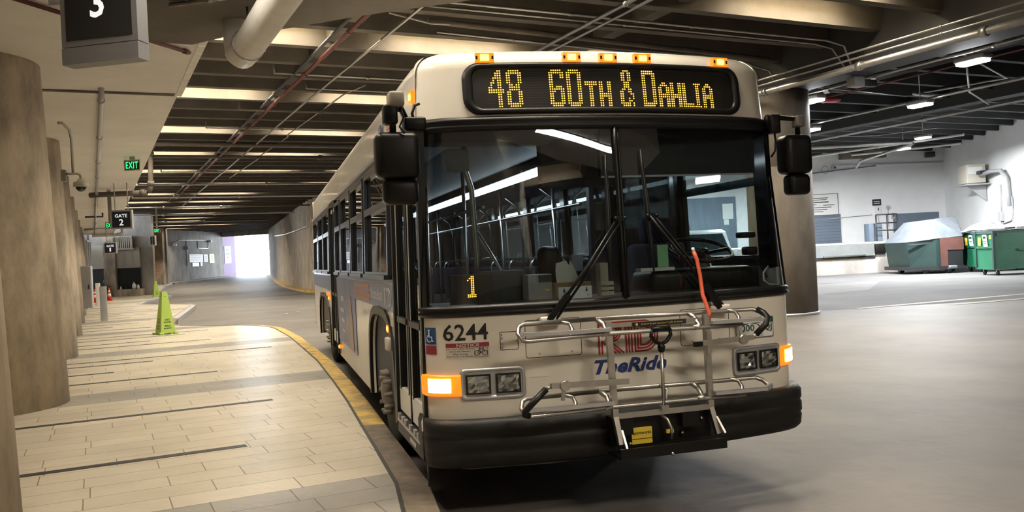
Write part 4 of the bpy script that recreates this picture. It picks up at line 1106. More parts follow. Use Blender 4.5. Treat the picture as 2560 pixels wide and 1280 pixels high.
# ------------------------------------------------------------------ inside the bus
mb = MB(); mb.box(-1.17, 1.17, .45, REAR-.1, .40, .44); mb.build('saloon_floor', M['interior'], bus)
mb = MB(); mb.box(-1.15, 1.15, .70, REAR-.1, 2.36, 2.39)
for sg in (-1, 1): mb.prism([(sg*1.17, .7, 2.30), (sg*.86, .7, 2.36), (sg*1.17, .7, 2.37)], (0, REAR-.9, 0))
mb.build('saloon_ceiling', M['interior_lt'], bus)
mb = MB()
mb.box(1.17, 1.20, .45, REAR-.1, .44, 1.42); mb.box(-1.20, -1.17, 1.50, 6.6, .44, 1.42); mb.box(-1.20, -1.17, 7.65, REAR-.1, .44, 1.42); mb.box(-1.15, 1.15, REAR-.14, REAR-.1, .44, 2.36)
mb.build('saloon_lining', M['interior'], bus)
lb = MB(); lb.box(.05, .15, .95, 11.5, 2.25, 2.29); o = lb.build('ceiling_light', M['tube_bus'], bus)
lb = MB(); lb.box(.03, .17, .93, 11.52, 2.29, 2.36); lb.build('light_housing', M['interior'], bus)
# header boxes above the windshield
mb = MB(); mb.box(-1.1, -.32, .42, .62, 2.30, 2.42); mb.box(-.30, .27, .74, .82, 2.03, 2.36); mb.build('sign_cover', M['interior'], bus)
mb = MB(); mb.box(-.02, 1.12, .36, .40, 2.06, 2.40); mb.build('sun_shade', M['charcoal'], bus); 
MB().box(-.02, 1.10, .352, .36, 2.052, 2.064).build('shade_bar', M['alu'], bus)
MB().box(-1.02, -.88, .43, .45, 2.12, 2.26).build('header_vent', M['interior_lt'], bus)
# dash
mb = MB(); mb.grid(lambda i, j: Vector((PLAN[int(i)][0]*.94, PLAN[int(i)][1]+.06+.55*j, 1.27 if j == 0 else 1.285)), range(2, NP-2), [0, .5, 1]); 
mb.box(-1.1, 1.15, .62, .68, .44, 1.285); mb.build('dashboard', M['charcoal'], bus)
mb = MB(); mb.rbox(.35, 1.15, .45, .80, 1.26, 1.43, .05, 3); mb.build('instrument_cowl', M['blackplastic'], bus)
mb = MB(); mb.lathe([(.0,.0)], n=3) if False else None
ctr = Vector((.92, .80, 1.55)); tl = R(22)
ux = Vector((1,0,0)); uy = Vector((0, math.cos(tl), math.sin(tl)))
mb.tube([ctr+ux*.225*math.cos(R(a))+uy*.225*math.sin(R(a)) for a in range(0, 360, 12)], .016, 8, True)
sw = mb.build('steering_wheel', M['blackplastic'], bus)
mb = MB(); mb.tube([ctr-ux*.22, ctr-UZ*.03, ctr+ux*.22], .014, 8); mb.tube([ctr-UZ*.02, ctr-uy*.22], .014, 8); mb.lathe([(.06,-.05),(.06,.0),(.04,.015)], ctr, n=14); mb.tube([ctr-UZ*.03, ctr+Vector((0,-.2,-.32))], .04, 10); mb.build('wheel_spokes', M['blackplastic'], sw)
ds_ = MB(); ds_.rbox(.62, 1.10, 1.35, 1.48, .95, 1.62, .05, 3); ds_.rbox(.62, 1.10, 1.0, 1.45, .85, .97, .04, 3); ds_.box(.75, .98, 1.1, 1.35, .44, .86); ds_.build('driver_seat', M['seat'], bus)
MB().rbox(.72, 1.0, 1.38, 1.46, 1.62, 1.82, .04, 3).build('headrest', M['seat'], bus)
# partition behind the driver and driver's window rails
mb = MB(); mb.box(.45, 1.17, 1.72, 1.75, .44, 1.75); mb.box(.42, .46, 1.70, 1.76, .44, 2.36); mb.build('driver_partition', M['charcoal'], bus)
MB().box(.46, 1.16, 1.725, 1.735, 1.75, 2.3).build('partition_glass', M['glass_side'], bus)
# run-number sign, boxes on the dash
mb = MB(); mb.box(-1.06, -.80, .30, .36, 1.29, 1.47); rn = mb.build('run_number_box', M['ledoff'], bus)
mb = MB(); rows = "..##. .###. #.##. ..##. ..##. ..##. ..##. ..##. ..##. ..##. ##### #####".split()
for j, rw in enumerate(rows):
    for i, q in enumerate(rw):
        if q == '#': c = Vector((-.955+i*.0115, .296, 1.458-j*.0112)); mb.add([c+Vector((.0045*math.cos(R(60*k)), 0, .0045*math.sin(R(60*k)))) for k in range(6)], [tuple(range(6))])
mb.build('run_number', M['led'], rn)
mb = MB(); mb.rbox(-.80, -.50, .55, .72, 1.27, 1.48, .02, 2); mb.build('ventilation_box', M['interior'], bus)
mb = MB(); mb.box(-.53, -.46, .42, .56, 1.27, 1.445); mb.box(-.46, -.37, .42, .56, 1.27, 1.445); fb = mb.build('fare_box', M['greypaint'], bus)
MB().box(-.458, -.372, .415, .42, 1.395, 1.44).build('fare_screen', M['charcoal'], fb); MB().box(-.42, -.385, .415, .42, 1.335, 1.35).build('fare_label', M['yellow'], fb)
mb = MB(); mb.rbox(-.30, -.14, .85, .97, 1.2, 1.63, .05, 3); mb.build('reader_post', M['blackplastic'], bus)
mb = MB(); mb.box(-.055, .0, .36, .44, 1.27, 1.50); mb.build('radio_panel', M['stone'], bus)
mb = MB(); mb.box(-.075, .01, .30, .34, 1.29, 1.315); mb.box(-.075, .01, .30, .34, 1.325, 1.345); mb.box(-.075, .01, .30, .34, 1.355, 1.38); mb.build('card_holder', M['beige'], bus)
mb = MB(); mb.box(-.16, -.08, .6, .66, 1.45, 1.56); mb.build('dash_monitor', M['bluegrey'], bus)
mb = MB(); mb.rbox(.98, 1.10, .35, .42, 1.62, 1.66, .01, 2); mb.rbox(1.03, 1.12, .36, .44, 1.50, 1.56, .015, 2); mb.tube([(1.1,.4,1.5),(1.14,.38,1.42),(1.18,.36,1.34)], .005, 6); mb.build('radio_handset', M['blackplastic'], bus)
MB().tube([(1.15,.30,1.42),(1.08,.25,1.38),(1.06,.22,1.33),(1.10,.22,1.30),(1.18,.24,1.29)], .006, 6).build('white_cable', M['beige'], bus)
# stanchions and grab rails
def pole(pts, r=.017): MB().tube(pts, r, 8).build('stanchion', M['rail'], bus)
pole([(-.74,.95,.44),(-.73,.95,1.6),(-.75,.93,2.05),(-.80,.90,2.2),(-.80,.88,2.36)], .02)
for y in (2.6, 4.4, 6.2, 8.0, 9.8):
    for x in (-.42, .42): pole([(x, y, .44), (x, y, 2.36)])
for x in (-.42, .42): pole([(x, 1.9, 1.98), (x, 11.2, 1.98)], .015)
for y in (3.19, 4.49, 5.94, 7.58, 9.03, 10.26): pole([(1.13, y, 1.42), (1.13, y, 2.0), (1.08, y, 2.2), (.92, y, 2.34)], .018)
pole([(-.5,.9,1.1),(-.5,.9,1.35),(-.72,.95,1.75)], .014)
# passenger seats: one built, the rest copied
def make_seat():
    s = MB(); s.rbox(-.22, .22, -.02, .42, .82, .92, .04, 3); o = s.build('passenger_seat', M['seat'], bus)
    MB().rbox(-.22, .22, .40, .48, .88, 1.42, .04, 3).build('seat_back', M['seat'], o)
    MB().tube([(-.21,.45,1.10),(-.21,.46,1.46),(-.16,.46,1.53),(.16,.46,1.53),(.21,.46,1.46),(.21,.45,1.10)], .014, 8).build('grab_handle', M['rail'], o)
    mb = MB(); mb.tube([(0,.2,.44),(0,.2,.83)], .03, 8); mb.build('seat_leg', M['rail'], o)
    return o
s0 = make_seat(); first = True
for y in (3.0, 3.85, 4.7, 5.55, 6.4, 8.6, 9.45, 10.3, 11.1):
    for x in (-.92, .92, -.46 if y > 4 else None, .66 if False else None):
        if x is None or (x < 0 and 6 < y < 8): continue
        if first: c = s0; first = False
        else: c = copy_tree(s0, bus)
        c.location = (x, y, 0)

# loose things lying on the dash
t = thing('tissue_box', 'brown tissue box with white tissue sticking up behind the windshield', 'tissue box', (-.30, .42, 1.285))
MB().box(-.11, .13, -.05, .08, 0, .10).build('carton', M['wood'], t)
mb = MB(); mb.grid(lambda i, j: Vector((-.085+.03*i+.012*j*math.sin(i), .0+.02*math.sin(i*1.9+j), .10+.042*j+.02*math.sin(i*2.1)*(j > 1))), range(6), range(4)); mb.build('tissue', M['paper'], t)
t = thing('card_dispenser', 'white plate with keyhole slots lying against the windshield', 'plate', (-.335, .22, 1.288))
MB().box(-.11, .11, 0, .012, 0, .075).build('plate', M['signwhite'], t)
mb = MB()
for x in (-.075, .075): mb.box(x-.006, x+.006, -.002, .001, .042, .056); mb.box(x-.003, x+.003, -.002, .001, .055, .068)
for x in (-.085, .085): mb.box(x-.008, x+.008, -.002, .001, .016, .02)
mb.build('keyhole', M['black_ink'], t)
t = MB().box(-.04, .04, -.002, .002, 0, .15).build('paper_sheet', M['green_paper'], None, loc=(.395, .46, 1.45)); tag(t, 'pale green paper slip standing behind the driver windshield', 'paper')
t = MB().box(-.12, .13, -.04, .04, 0, .022).build('paper_strip', M['paper'], None, loc=(.33, .46, 1.425)); tag(t, 'cream folded papers on the instrument cowl below green slip', 'paper')

# ================================================================== LEFT SIDE THINGS
def gate_sign(name, loc, rz, w_, h, d, words, label, strip=False, tall=.5, box='greypaint', face='navyface'):
    t = thing(name, label, 'sign', loc, rz)
    MB().box(-w_/2, w_/2, 0, d, 0, h).build('sign_box', M[box], t)
    fb = .035*w_/.5
    MB().box(-w_/2+fb, w_/2-fb, -.006, .001, fb, h-fb).build('sign_face', M[face], t)
    mb = MB()
    for body, u, v, ww, hh in words: put_text(mb, body, plane_fn((0,-.0075,0),(1,0,0),(0,0,1)), u, v, ww, hh, .018)
    mb.build('sign_lettering', M['signlit'], t)
    if strip: MB().box(-w_/2, w_/2, -.004, d, -.115, -.006).build('sign_tray', M['signgrey'], t)
    mb = MB()
    for x in (-w_*.3, w_*.3): mb.tube([(x, d/2, h), (x, d/2, h+tall)], .014, 6)
    mb.build('hanger_rod', M['galv'], t)
    return t
gate_sign('gate_sign', (-3.15, 1.22, 3.07), R(-28), .56, .56, .11, [('GATE', -.14, .43, .28, .07), ('3', -.055, .17, .105, .20)], 'large hanging sign with a white 3, top left nearest the viewer', True, .25, 'signgrey', 'signface')
gate_sign('gate_sign', (-5.79, 19.7, 2.78), R(-14), .56, .50, .10, [('GATE', -.16, .30, .32, .09), ('2', -.055, .09, .11, .17)], 'hanging navy gate sign with a white 2, nearer than the sign with a 1', False, .75)
gate_sign('gate_sign', (-8.80, 36.7, 2.53), R(-14), .56, .50, .10, [('GATE', -.16, .30, .32, .09), ('1', -.03, .09, .06, .17)], 'small hanging navy gate sign with a white 1 above the traffic cones', False, .9)
t = thing('speaker_box', 'pale grey box under the soffit left of the sign 3', 'box', (-3.42, 1.62, 3.42), R(-20))
MB().box(-.09, .09, -.04, .04, 0, .54).build('body', M['greypaint'], t); MB().box(-.08, .08, -.045, -.04, .02, .5).build('front_plate', M['alu'], t)

def exit_sign(loc, rz, w_, h, label, hang=.1):
    t = thing('exit_sign', label, 'exit sign', loc, rz)
    MB().rbox(-w_/2, w_/2, 0, .06, 0, h, .008, 2).build('sign_case', M['beige'], t)
    MB().box(-w_/2+.02*w_/.3, w_/2-.02*w_/.3, -.004, .0, h*.1, h*.9).build('sign_face', M['charcoal'], t)
    mb = MB(); put_text(mb, 'EXIT', plane_fn((0,-.006,0),(1,0,0),(0,0,1)), -w_*.36, h*.2, w_*.72, h*.6, .004, space=1.15); mb.build('exit_lettering', M['green_exit'], t)
    if hang: MB().box(-.05, .05, .01, .05, h, h+hang).build('canopy', M['galv'], t)
exit_sign((-4.74, 14.3, 3.71), R(-14), .34, .23, 'green lit EXIT sign nearest the viewer under the soffit', .06)
exit_sign((-6.38, 21.7, 2.89), R(-14), .29, .20, 'green EXIT sign half hidden behind the GATE 2 sign', .9)
exit_sign((-8.2, 49.0, 3.93), R(-14), .38, .24, 'small green exit sign hanging over the far driveway', 1.3)
exit_sign(tuple(wpt(GW, .62, 3.0, .15)), GW[1], .42, .30, 'small green exit sign over the far grey door', 0)

# dome camera on its bracket
t = thing('dome_camera', 'white dome camera on a gooseneck arm from the pillar', 'camera', (-4.74, 9.0, 2.90))
MB().lathe([(.0, .11), (.035, .11), (.05, .08), (.10, .06), (.105, .0), (.10, -.01)], (0,0,0), n=24).build('hood', M['beige'], t)
MB().ball((0,0,-.005), .075, .075, .075, 16, 10).build('dome', M['blackgloss'], t)
MB().tube([(0,0,.1),(0,0,.16),(-.03,.02,.185),(-.08,.03,.19),(-.20,.06,.19)], .018, 8).build('arm', M['beige'], t)
MB().box(-.26,-.20,.0,.12,.08,.25).build('wall_plate', M['galv'], t)
# conduit by the camera
mb = MB(); mb.tube([W(9.2,-3.36,3.75), W(9.2,-3.30,3.75), W(9.6,-3.22,3.72), W(9.7,-3.2,3.6), W(9.75,-3.2,3.1)], .02, 8); tag(mb.build('conduit', M['galv']), 'grey conduit bending down the second pillar to the dome camera', 'conduit')

# pipes under the soffit
def pipe(pts, r, m, label, cat='pipe', name='pipe', n=8, couplings=(), group=None):
    t = MB().tube(pts, r, n).build(name, M[m]); tag(t, label, cat, group)
    if couplings:
        for i, f in couplings:
            mb = MB()
            p = Vector(pts[i]); q = Vector(pts[i+1]); c = p.lerp(q, f); d = (q-p).normalized()*max(.03, r*.9)
            mb.tube([c-d, c+d], r*1.35, n).build('coupling', M[m], t)
    return t
pipe([W(7.85,-2.8,4.0), W(7.85,-2.8,3.92), W(8.3,-2.8,3.92), W(22,-2.82,3.92)], .036, 'greypaint', 'pale pipe running under the soffit towards the gate signs', couplings=[(2,.0),(2,.25),(2,.5),(2,.72)])
pipe([W(22.1,-2.82,3.86), W(30,-2.84,3.84), W(46,-2.86,3.84)], .045, 'galv', 'thin pipe continuing under the soffit behind the GATE 2 sign', couplings=[(0,.5),(1,.4)])
pipe([W(8.07,-9,3.985), W(8.07,-1.9,3.985)], .018, 'pipebrown', 'dark seam conduit straight across the soffit')
pipe([W(3.9,-3.6,3.97), W(5.13,-2.38,3.97), W(5.57,-1.94,3.97)], .022, 'pipered', 'thin red pipe slanting across the soffit behind the sign 3', couplings=[(1,.9)])
pipe([W(2.6,-4.6,3.95), W(3.2,-3.4,3.95), W(3.5,-3.25,3.95), W(3.6,-2.9,3.95)], .018, 'galv', 'upper of two thin conduits on the soffit left of sign 3')
pipe([W(2.6,-4.5,3.90), W(3.1,-3.3,3.90), W(3.4,-3.0,3.92)], .018, 'galv', 'lower of two thin conduits on the soffit left of sign 3')
pipe([W(3.5,-2.3,3.87), W(3.0,-1.7,3.87), W(2.6,-1.3,3.87)], .02, 'galv', 'thin conduit under the curved brown beam', couplings=[(0,.5),(1,.5)])
pipe([W(22.3,-3.0,3.84), W(21.6,-1.55,3.84)], .075, 'pipebrown', 'brown pipe crossing under the soffit above the GATE 2 sign', couplings=[(0,.93)])
pipe([W(21.6,-1.5,3.84), W(21.58,-1.45,4.0), W(21.5,-1.42,5.0), W(21.5,-1.3,5.18), W(21.5,-1.0,5.2), W(21.5,9.5,5.2)], .07, 'pipebrown', 'long brown pipe rising from the soffit edge and crossing the driveway', couplings=[(1,.1),(1,.9)])
pipe([W(31.5,-3.2,3.80), W(31.5,-2.6,3.80), W(31.5,-2.6,3.95)], .035, 'charcoal', 'dark bent conduit under the soffit behind the GATE 2 sign')
pipe([W(38.8,-3.3,3.70), W(38.8,-2.3,3.70)], .05, 'galv', 'crosswise pipe under the soffit above the GATE 1 sign')
pipe([W(50.5,-3.0,3.9), W(50.5,-1.7,3.9), W(50.5,-1.4,4.0), W(50.5,-1.4,5.3)], .09, 'pipewhite', 'white elbow pipe at the far end of the soffit')
# big white drain pipe hung from the curved beam
t = thing('drain_pipe', 'thick white pipe hanging overhead with an elbow at its end', 'pipe', (0,0,0))
e = W(4.0,-1.67,3.55)
mb = MB(); mb.tube([W(-6,-1.63,3.62), W(3.6,-1.66,3.56), W(3.8,-1.667,3.56), W(3.92,-1.67,3.60), W(3.97,-1.67,3.70), W(3.97,-1.67,3.95)], .135, 20); mb.build('pipe_run', M['pipewhite'], t)
mb = MB()
mb.tube([W(3.45,-1.66,3.56), W(3.49,-1.66,3.56)], .142, 20); mb.build('strap', M['galv'], t)
mb = MB(); mb.tube([W(3.47,-1.66+.14*math.sin(R(k)),3.56+.145*math.cos(R(k))) for k in range(-110, 111, 20)], .012, 6); mb.tube([W(3.47,-1.66,3.70),W(3.47,-1.66,3.9)], .012, 6); mb.build('hanger', M['galv'], t)

# ceiling pipes over the driveway
pipe([W(2.5,.78,5.22), W(40,.82,5.22)], .035, 'pipered', 'reddish pipe running along under the ribs, left of three', couplings=[(0,k/12) for k in range(1,12)])
pipe([W(2.5,.66,5.30), W(44,.70,5.30)], .03, 'charcoal', 'dark main pipe beside the red pipe under the ribs', couplings=[(0,k/10) for k in range(1,10)])
pipe([W(6.5,1.42,5.22), W(15,1.42,5.22), W(26,1.5,5.22), W(48,1.6,5.22)], .022, 'galv', 'thin conduit under the ribs, middle of three running away', couplings=[(0,.3),(0,.8),(1,.4)])
pipe([W(13,2.3,5.30), W(14,2.12,5.3), W(20,2.1,5.3), W(20.3,2.16,5.28), W(25,2.14,5.3), W(25.3,2.2,5.28), W(32,2.16,5.3)], .018, 'galv', 'thin kinked conduit under the ribs, right of three running away')
pipe([W(-2,3.75,5.05), W(9,3.98,5.05)], .03, 'galv', 'shiny conduit slanting down to the bus roof, upper of a pair', couplings=[(0,.7)])
pipe([W(-2,3.95,5.02), W(9,4.16,5.02)], .022, 'galv', 'shiny conduit slanting down to the bus roof, lower of a pair')
pipe([W(8.2,1.9,5.33), W(8.9,9.6,5.33)], .05, 'pipebrown', 'dark pipe crossing just above the bus roof')
pipe([W(8.6,2.2,5.28), W(9.25,9.4,5.28), W(9.25,9.9,5.2), W(9.25,10.1,4.9)], .02, 'galv', 'thin bright conduit crossing just above the bus roof', couplings=[(0,.2),(0,.55),(0,.8)])
pipe([W(7.15,1.5,5.32), W(7.3,9.5,5.32), W(7.3,9.95,5.25), W(7.3,10.12,4.9)], .024, 'galv', 'thin conduit crossing under the lit top rib, upper of a pair', couplings=[(0,.3),(0,.6)])
pipe([W(7.3,1.5,5.28), W(7.45,9.35,5.28), W(7.45,9.8,5.22), W(7.45,10.1,4.9)], .018, 'galv', 'thin conduit crossing under the lit top rib, lower of a pair', couplings=[(0,.45)])
pipe([W(8.0,1.2,5.34), W(8.1,1.9,5.26), W(8.3,2.6,5.34), W(8.6,6,5.34)], .014, 'pipewhite', 'thin white cable looping below the ribs near the red pipe', 'cable', 'cable')
for i, (a, b0, b1, z, r, m, lb) in enumerate([(12.3,.3,9.5,5.3,.03,'galv','thin pipe crossing behind the red pipe, first beyond the bus front'),(13.6,1.2,9.6,5.3,.022,'galv','thin pipe crossing above the bus roof slope'),
    (16.0,.2,9.6,5.25,.045,'pipebrown','dark pipe crossing the driveway, second beyond the bus front'),(19.0,-.2,9.5,5.28,.02,'galv','thin conduit crossing below the third lit strip'),(24.3,-1.4,9.5,5.2,.07,'pipebrown','thick dark pipe crossing the driveway by the GATE 2 sign'),
    (29.5,-.6,9.0,5.28,.03,'galv','thin pipe crossing the driveway beyond GATE 2'),(33.5,-1.2,9.0,5.2,.05,'galv','pale pipe crossing the driveway, first of the far ones'),(39.5,-1.2,8.5,5.15,.05,'pipewhite','white pipe crossing the driveway, second of the far ones'),
    (45.5,-1.4,8.5,5.1,.05,'galv','grey pipe crossing the driveway, third of the far ones'),(52,-1.0,9.0,5.1,.06,'pipewhite','white pipe crossing the driveway near the far column'),(60,0,8.6,5.1,.06,'galv','grey pipe crossing the driveway beyond the far column')]):
    pipe([W(a,b0,z+.18), W(a,b0,z), W(a,b1,z)], r, m, lb, couplings=[(1,.2),(1,.5)])
pipe([Vector((.33,46.9,3.9)), Vector((-.12,54,3.95)), Vector((-.62,64,4.1)), Vector((-1.22,75,4.4))], .06, 'pipewhite', 'white pipe along the top of the right tunnel wall')

# bollards, cones, floor signs
def bollard(x, y, label, m):
    t = thing('bollard', label, 'bollard', (x, y, .15), R(8))
    MB().rbox(-.10, .10, -.10, .10, 0, 1.06, .012, 2).build('post', M[m], t)
    MB().rbox(-.105, .105, -.105, .105, 1.04, 1.075, .012, 2).build('cap', M[m], t); return t
bollard(-7.11, 24.4, 'grey square bollard on the sidewalk, nearer of two', 'greypaint')
bollard(-9.77, 38.9, 'pale square bollard behind the grey one', 'pipewhite')
def traffic_cone(x, y, label):
    t = thing('traffic_cone', label, 'traffic cone', (x, y, .15))
    MB().rbox(-.18, .18, -.18, .18, 0, .04, .01, 2).build('base', M['cone_orange'], t)
    MB().lathe([(.135, .035), (.03, .71), (.022, .72)], n=20).build('cone', M['cone_orange'], t)
    MB().lathe([(.104, .25), (.082, .40)], n=20).build('collar', M['signwhite'], t); MB().lathe([(.068, .48), (.052, .58)], n=20).build('collar', M['signwhite'], t)
traffic_cone(-10.88, 44.4, 'orange traffic cone with white collars, left of the pale bollard')
traffic_cone(-10.55, 46.6, 'orange traffic cone with white collars, right of the grey bollard')
def floor_sign(x, y, rz, h, wd, label, m='lime', z=.15):
    t = thing('wet_floor_cone', label, 'wet floor sign', (x, y, z), rz)
    b = wd/2; tp = wd*.17
    P = [(-b,-b,.03),(b,-b,.03),(b,b,.03),(-b,b,.03)]; Q = [(-tp,-tp,h),(tp,-tp,h),(tp,tp,h),(-tp,tp,h)]
    MB().add(P+Q, [(0,1,5,4),(1,2,6,5),(2,3,7,6),(3,0,4,7),(4,5,6,7),(3,2,1,0)]).build('cone_body', M[m], t)
    mb = MB()
    for sx_ in (-1, 1):
        for sy in (-1, 1): mb.rbox(sx_*b-.05, sx_*b+.05, sy*b-.05, sy*b+.05, 0, .05, .01, 2)
    mb.build('foot', M[m], t)
    def face(rot):
        def fn(u, v):
            k = v/h; o = b+(tp-b)*k+.004
            return Matrix.Rotation(rot, 3, 'Z') @ Vector((u, -o, .03+v*(h-.03)/h))
        return fn
    for rot in (0, math.pi/2, -math.pi/2, math.pi):
        f = face(rot); mb = MB()
        for s, v, ww in (('WET', .30*h, .13), ('FLOOR', .24*h, .17), ('PISO', .15*h, .14), ('MOJADO', .09*h, .19)):
            put_text(mb, s, f, -ww/2*wd/.36, v, ww*wd/.36, .042*h, .015)
        mb.build('lettering', M['black_ink'], t)
    for rot in (0, -math.pi/2):
        f = face(rot); MB().add([f(.012*math.cos(R(a)), h*.88+.012*math.sin(R(a))) for a in range(0,360,45)], [tuple(range(8))]).build('chain_hole', M['black_ink'], t)
    return t
floor_sign(-4.48, 16.35, R(28), .98, .34, 'tall lime green wet floor cone standing on the near sidewalk')
floor_sign(-8.45, 49.3, R(20), .95, .34, 'dark lime wet floor cone beside the far column')
# cabinet on a pillar
t = thing('utility_cabinet', 'grey metal cabinet mounted low on a far pillar', 'cabinet', W(26.2,-3.36,.55), R(10)+R(-8))
MB().rbox(-.28, .28, 0, .35, 0, 1.35, .01, 2).build('body', M['greypaint'], t); MB().box(-.26,.26,-.012,.0,.03,1.32).build('door', M['greypaint'], t); MB().box(.19,.22,-.03,-.01,.6,.75).build('handle', M['charcoal'], t)
# glass entrance
t = thing('glass_entrance', 'bluish glass entrance panel beyond the pillars', 'glass panel', W(46,-3.2,.15), R(97))
MB().frame((-1.4,0,0),(1,0,0),(0,0,1),2.8,3.3,.08,.08,(0,1,0)).build('frame', M['alu'], t); MB().box(-1.32,1.32,-.008,.008,.08,3.22).build('pane', glass_mat('entrance_glass',(.55,.68,.8),1.9), t); MB().box(-.05,.05,-.05,.05,.0,3.2).build('mullion', M['alu'], t)

# far kiosk front
def FLb(t0, t1, z0, z1, o0, o1):
    mb = MB(); P = [wpt(FL,t0,z0,o0), wpt(FL,t1,z0,o0), wpt(FL,t1,z0,o1), wpt(FL,t0,z0,o1)]; return mb.prism(P, (0,0,z1-z0))
t = FLb(.45,1.5,2.0,3.55,.0,.08).build('wall_panel', M['stone']); tag(t, 'plain beige panel above the black doorway', 'panel')
t = thing('door', 'black door below the beige panel at the far end', 'door', tuple(wpt(FL, .98, .15)), FL[1]); MB().box(-.5,.5,-.05,.02,0,1.83).build('door_leaf', M['charcoal'], t); MB().tube([(.38,-.06,.8),(.38,-.1,.85),(.38,-.1,1.1)],.012,6).build('handle', M['galv'], t)
o = FLb(1.52,2.28,0,4.2,.0,.35).build('column', M['concrete']); struct(o, 'square concrete pilaster beside the kiosk window')
t = thing('cabinet', 'grey panelled cabinet above the kiosk window', 'cabinet', tuple(wpt(FL, 3.05, 1.98, .05)), FL[1])
MB().box(-.72,.78,-.15,.05,0,1.3).build('body', M['stone'], t)
for x in (-.68, -.18, .32): MB().frame((x,-.155,.06),(1,0,0),(0,0,1),.46,1.15,.05,.02,(0,1,0)).build('door', M['greypaint'], t)
t = thing('kiosk_window', 'dark kiosk window with things on its sill', 'window', tuple(wpt(FL, 3.05, .62, .05)), FL[1])
MB().frame((-.74,-.06,0),(1,0,0),(0,0,1),1.5,1.36,.05,.08,(0,1,0)).build('frame', M['charcoal'], t); MB().box(-.7,.72,-.03,-.02,.04,1.32).build('pane', M['carglass'], t)
o = FLb(2.25,3.95,0,.60,.0,.55).build('kiosk_counter', M['concrete']); tag(o, 'low concrete counter under the kiosk window', 'counter')
for lb, t0, m, s in (('white jug on the kiosk counter', 3.42, 'signwhite', 1.0), ('small dark box on the kiosk counter', 2.85, 'charcoal', .6), ('small white cup on the kiosk counter', 2.55, 'signwhite', .5), ('white bottle at the end of the kiosk counter', 3.68, 'signwhite', .7)):
    c = wpt(FL, t0, .60, .30); mb = MB(); mb.lathe([(.10*s,0),(.12*s,.06*s),(.12*s,.26*s),(.05*s,.36*s),(.045*s,.42*s)], (0,0,0), n=14); q = mb.build('jug' if s == 1 else ('cup' if s == .5 else ('bottle' if s == .7 else 'box')), M[m], None, loc=c); tag(q, lb, 'container')
    if s == 1: MB().lathe([(.05,.42),(.055,.47),(.03,.50)], n=12).build('cap', M['charcoal'], q)
t = thing('louvre_vent', 'pale louvred vent high over the kiosk', 'vent', tuple(wpt(FL, 2.82, 3.22, .35)), FL[1])
MB().frame((-.64,0,0),(1,0,0),(0,0,1),1.28,.82,.05,.12,(0,1,0)).build('frame', M['beige'], t)
mb = MB(); MB().box(-.6,.6,.04,.06,.05,.78).build('backing', M['charcoal'], t)
for k in range(9):
    MB().box(-.56+k*.13,-.50+k*.13,-.02,.04,.05,.78).build('slat', M['beige'], t)
MB().box(-.75,.75,-.12,.05,-.06,0).build('shelf', M['beige'], t)
for lb, t0 in (('dull yellow pole leaning by the kiosk pilaster', 2.05), ('dark broom leaning beside the pilaster', 1.6)):
    a = wpt(FL, t0, .15, .6); b = wpt(FL, t0-.12, 1.1, .40); q = MB().tube([a, b], .03, 6).build('pole' if 'yellow' in lb else 'broom', M['curb_yellow'] if 'yellow' in lb else M['charcoal']); tag(q, lb, 'pole')
mb = MB(); o = wpt(FL, 1.75, .15, .55); q = MB().rbox(-.2,.2,-.15,.15,0,.75,.04,3).build('waste_bin', M['pipebrown'], None, loc=o); tag(q, 'brown waste bin against the pilaster', 'bin')
# round far column notice
c = W(56.5,-.05); q = MB().grid(lambda a, z: Vector((c.x+.495*math.sin(R(a)), c.y-.495*math.cos(R(a)), z)), range(-12, 50, 8), [2.02, 2.55]).build('notice', M['sticker']); tag(q, 'pink paper notice wrapped on the far round column', 'notice')
q = MB().tube([W(56.2,.52,.1), W(56.2,.52,1.3), W(56.0,.56,1.5), W(56.0,.6,1.2), W(56,.6,.1)], .03, 6).build('hoop_rail', M['galv']); tag(q, 'thin grey hoop rail beside the far column', 'rail')
# far door and jut wall
zb = ramp(74)
t = thing('door', 'dark grey door with a push bar under the green exit sign', 'door', tuple(wpt(GW, .97, zb+.02, .02)), GW[1])
MB().box(-.32,.30,-.06,.0,0,2.35).build('door_leaf', M['charcoal'], t); MB().bar((-.26,-.1,.95),(.24,-.1,.95),.05).build('push_bar', M['steel'], t); MB().frame((-.37,-.03,0),(1,0,0),(0,0,1),.72,2.42,.05,.08,(0,1,0)).build('frame', M['greypaint'], t)
o = MB().prism([wpt(GW,1.34,0,.0), wpt(GW,1.34,0,.6), wpt(GW,2.1,0,.6), wpt(GW,2.1,0,0)], (0,0,6.3)).build('wall_jut', M['concrete']); struct(o, 'brown concrete wall end beside the far door')
for i, (z0, z1, x0, x1) in enumerate([(2.0,2.5,1.48,1.72),(1.72,1.98,1.40,1.86),(1.38,1.66,1.42,1.86)]):
    q = MB().prism([wpt(GW,x0,z0,.602), wpt(GW,x1,z0,.602), wpt(GW,x1,z0,.61), wpt(GW,x0,z0,.61)], (0,0,z1-z0)).build('notice', mat('pink_paper_%d' % i, (.55,.33,.26), .7)); tag(q, ('topmost', 'middle', 'lowest')[i]+' of three pink notices on the wall end by the far door', 'notice')
t = thing('wall_heater', 'beige louvred box hanging near the far column', 'heater', (-8.75, 51.4, 3.25), R(-14)); MB().rbox(-.17,.17,0,.2,0,.62,.02,2).build('case', M['beige'], t)
for k in range(2): MB().box(-.13+k*.14,-.02+k*.14,-.006,0,.06,.56).build('grille', M['charcoal'], t)
MB().tube([(0,.1,.6),(0,.1,1.9)],.015,6).build('hanger', M['galv'], t)
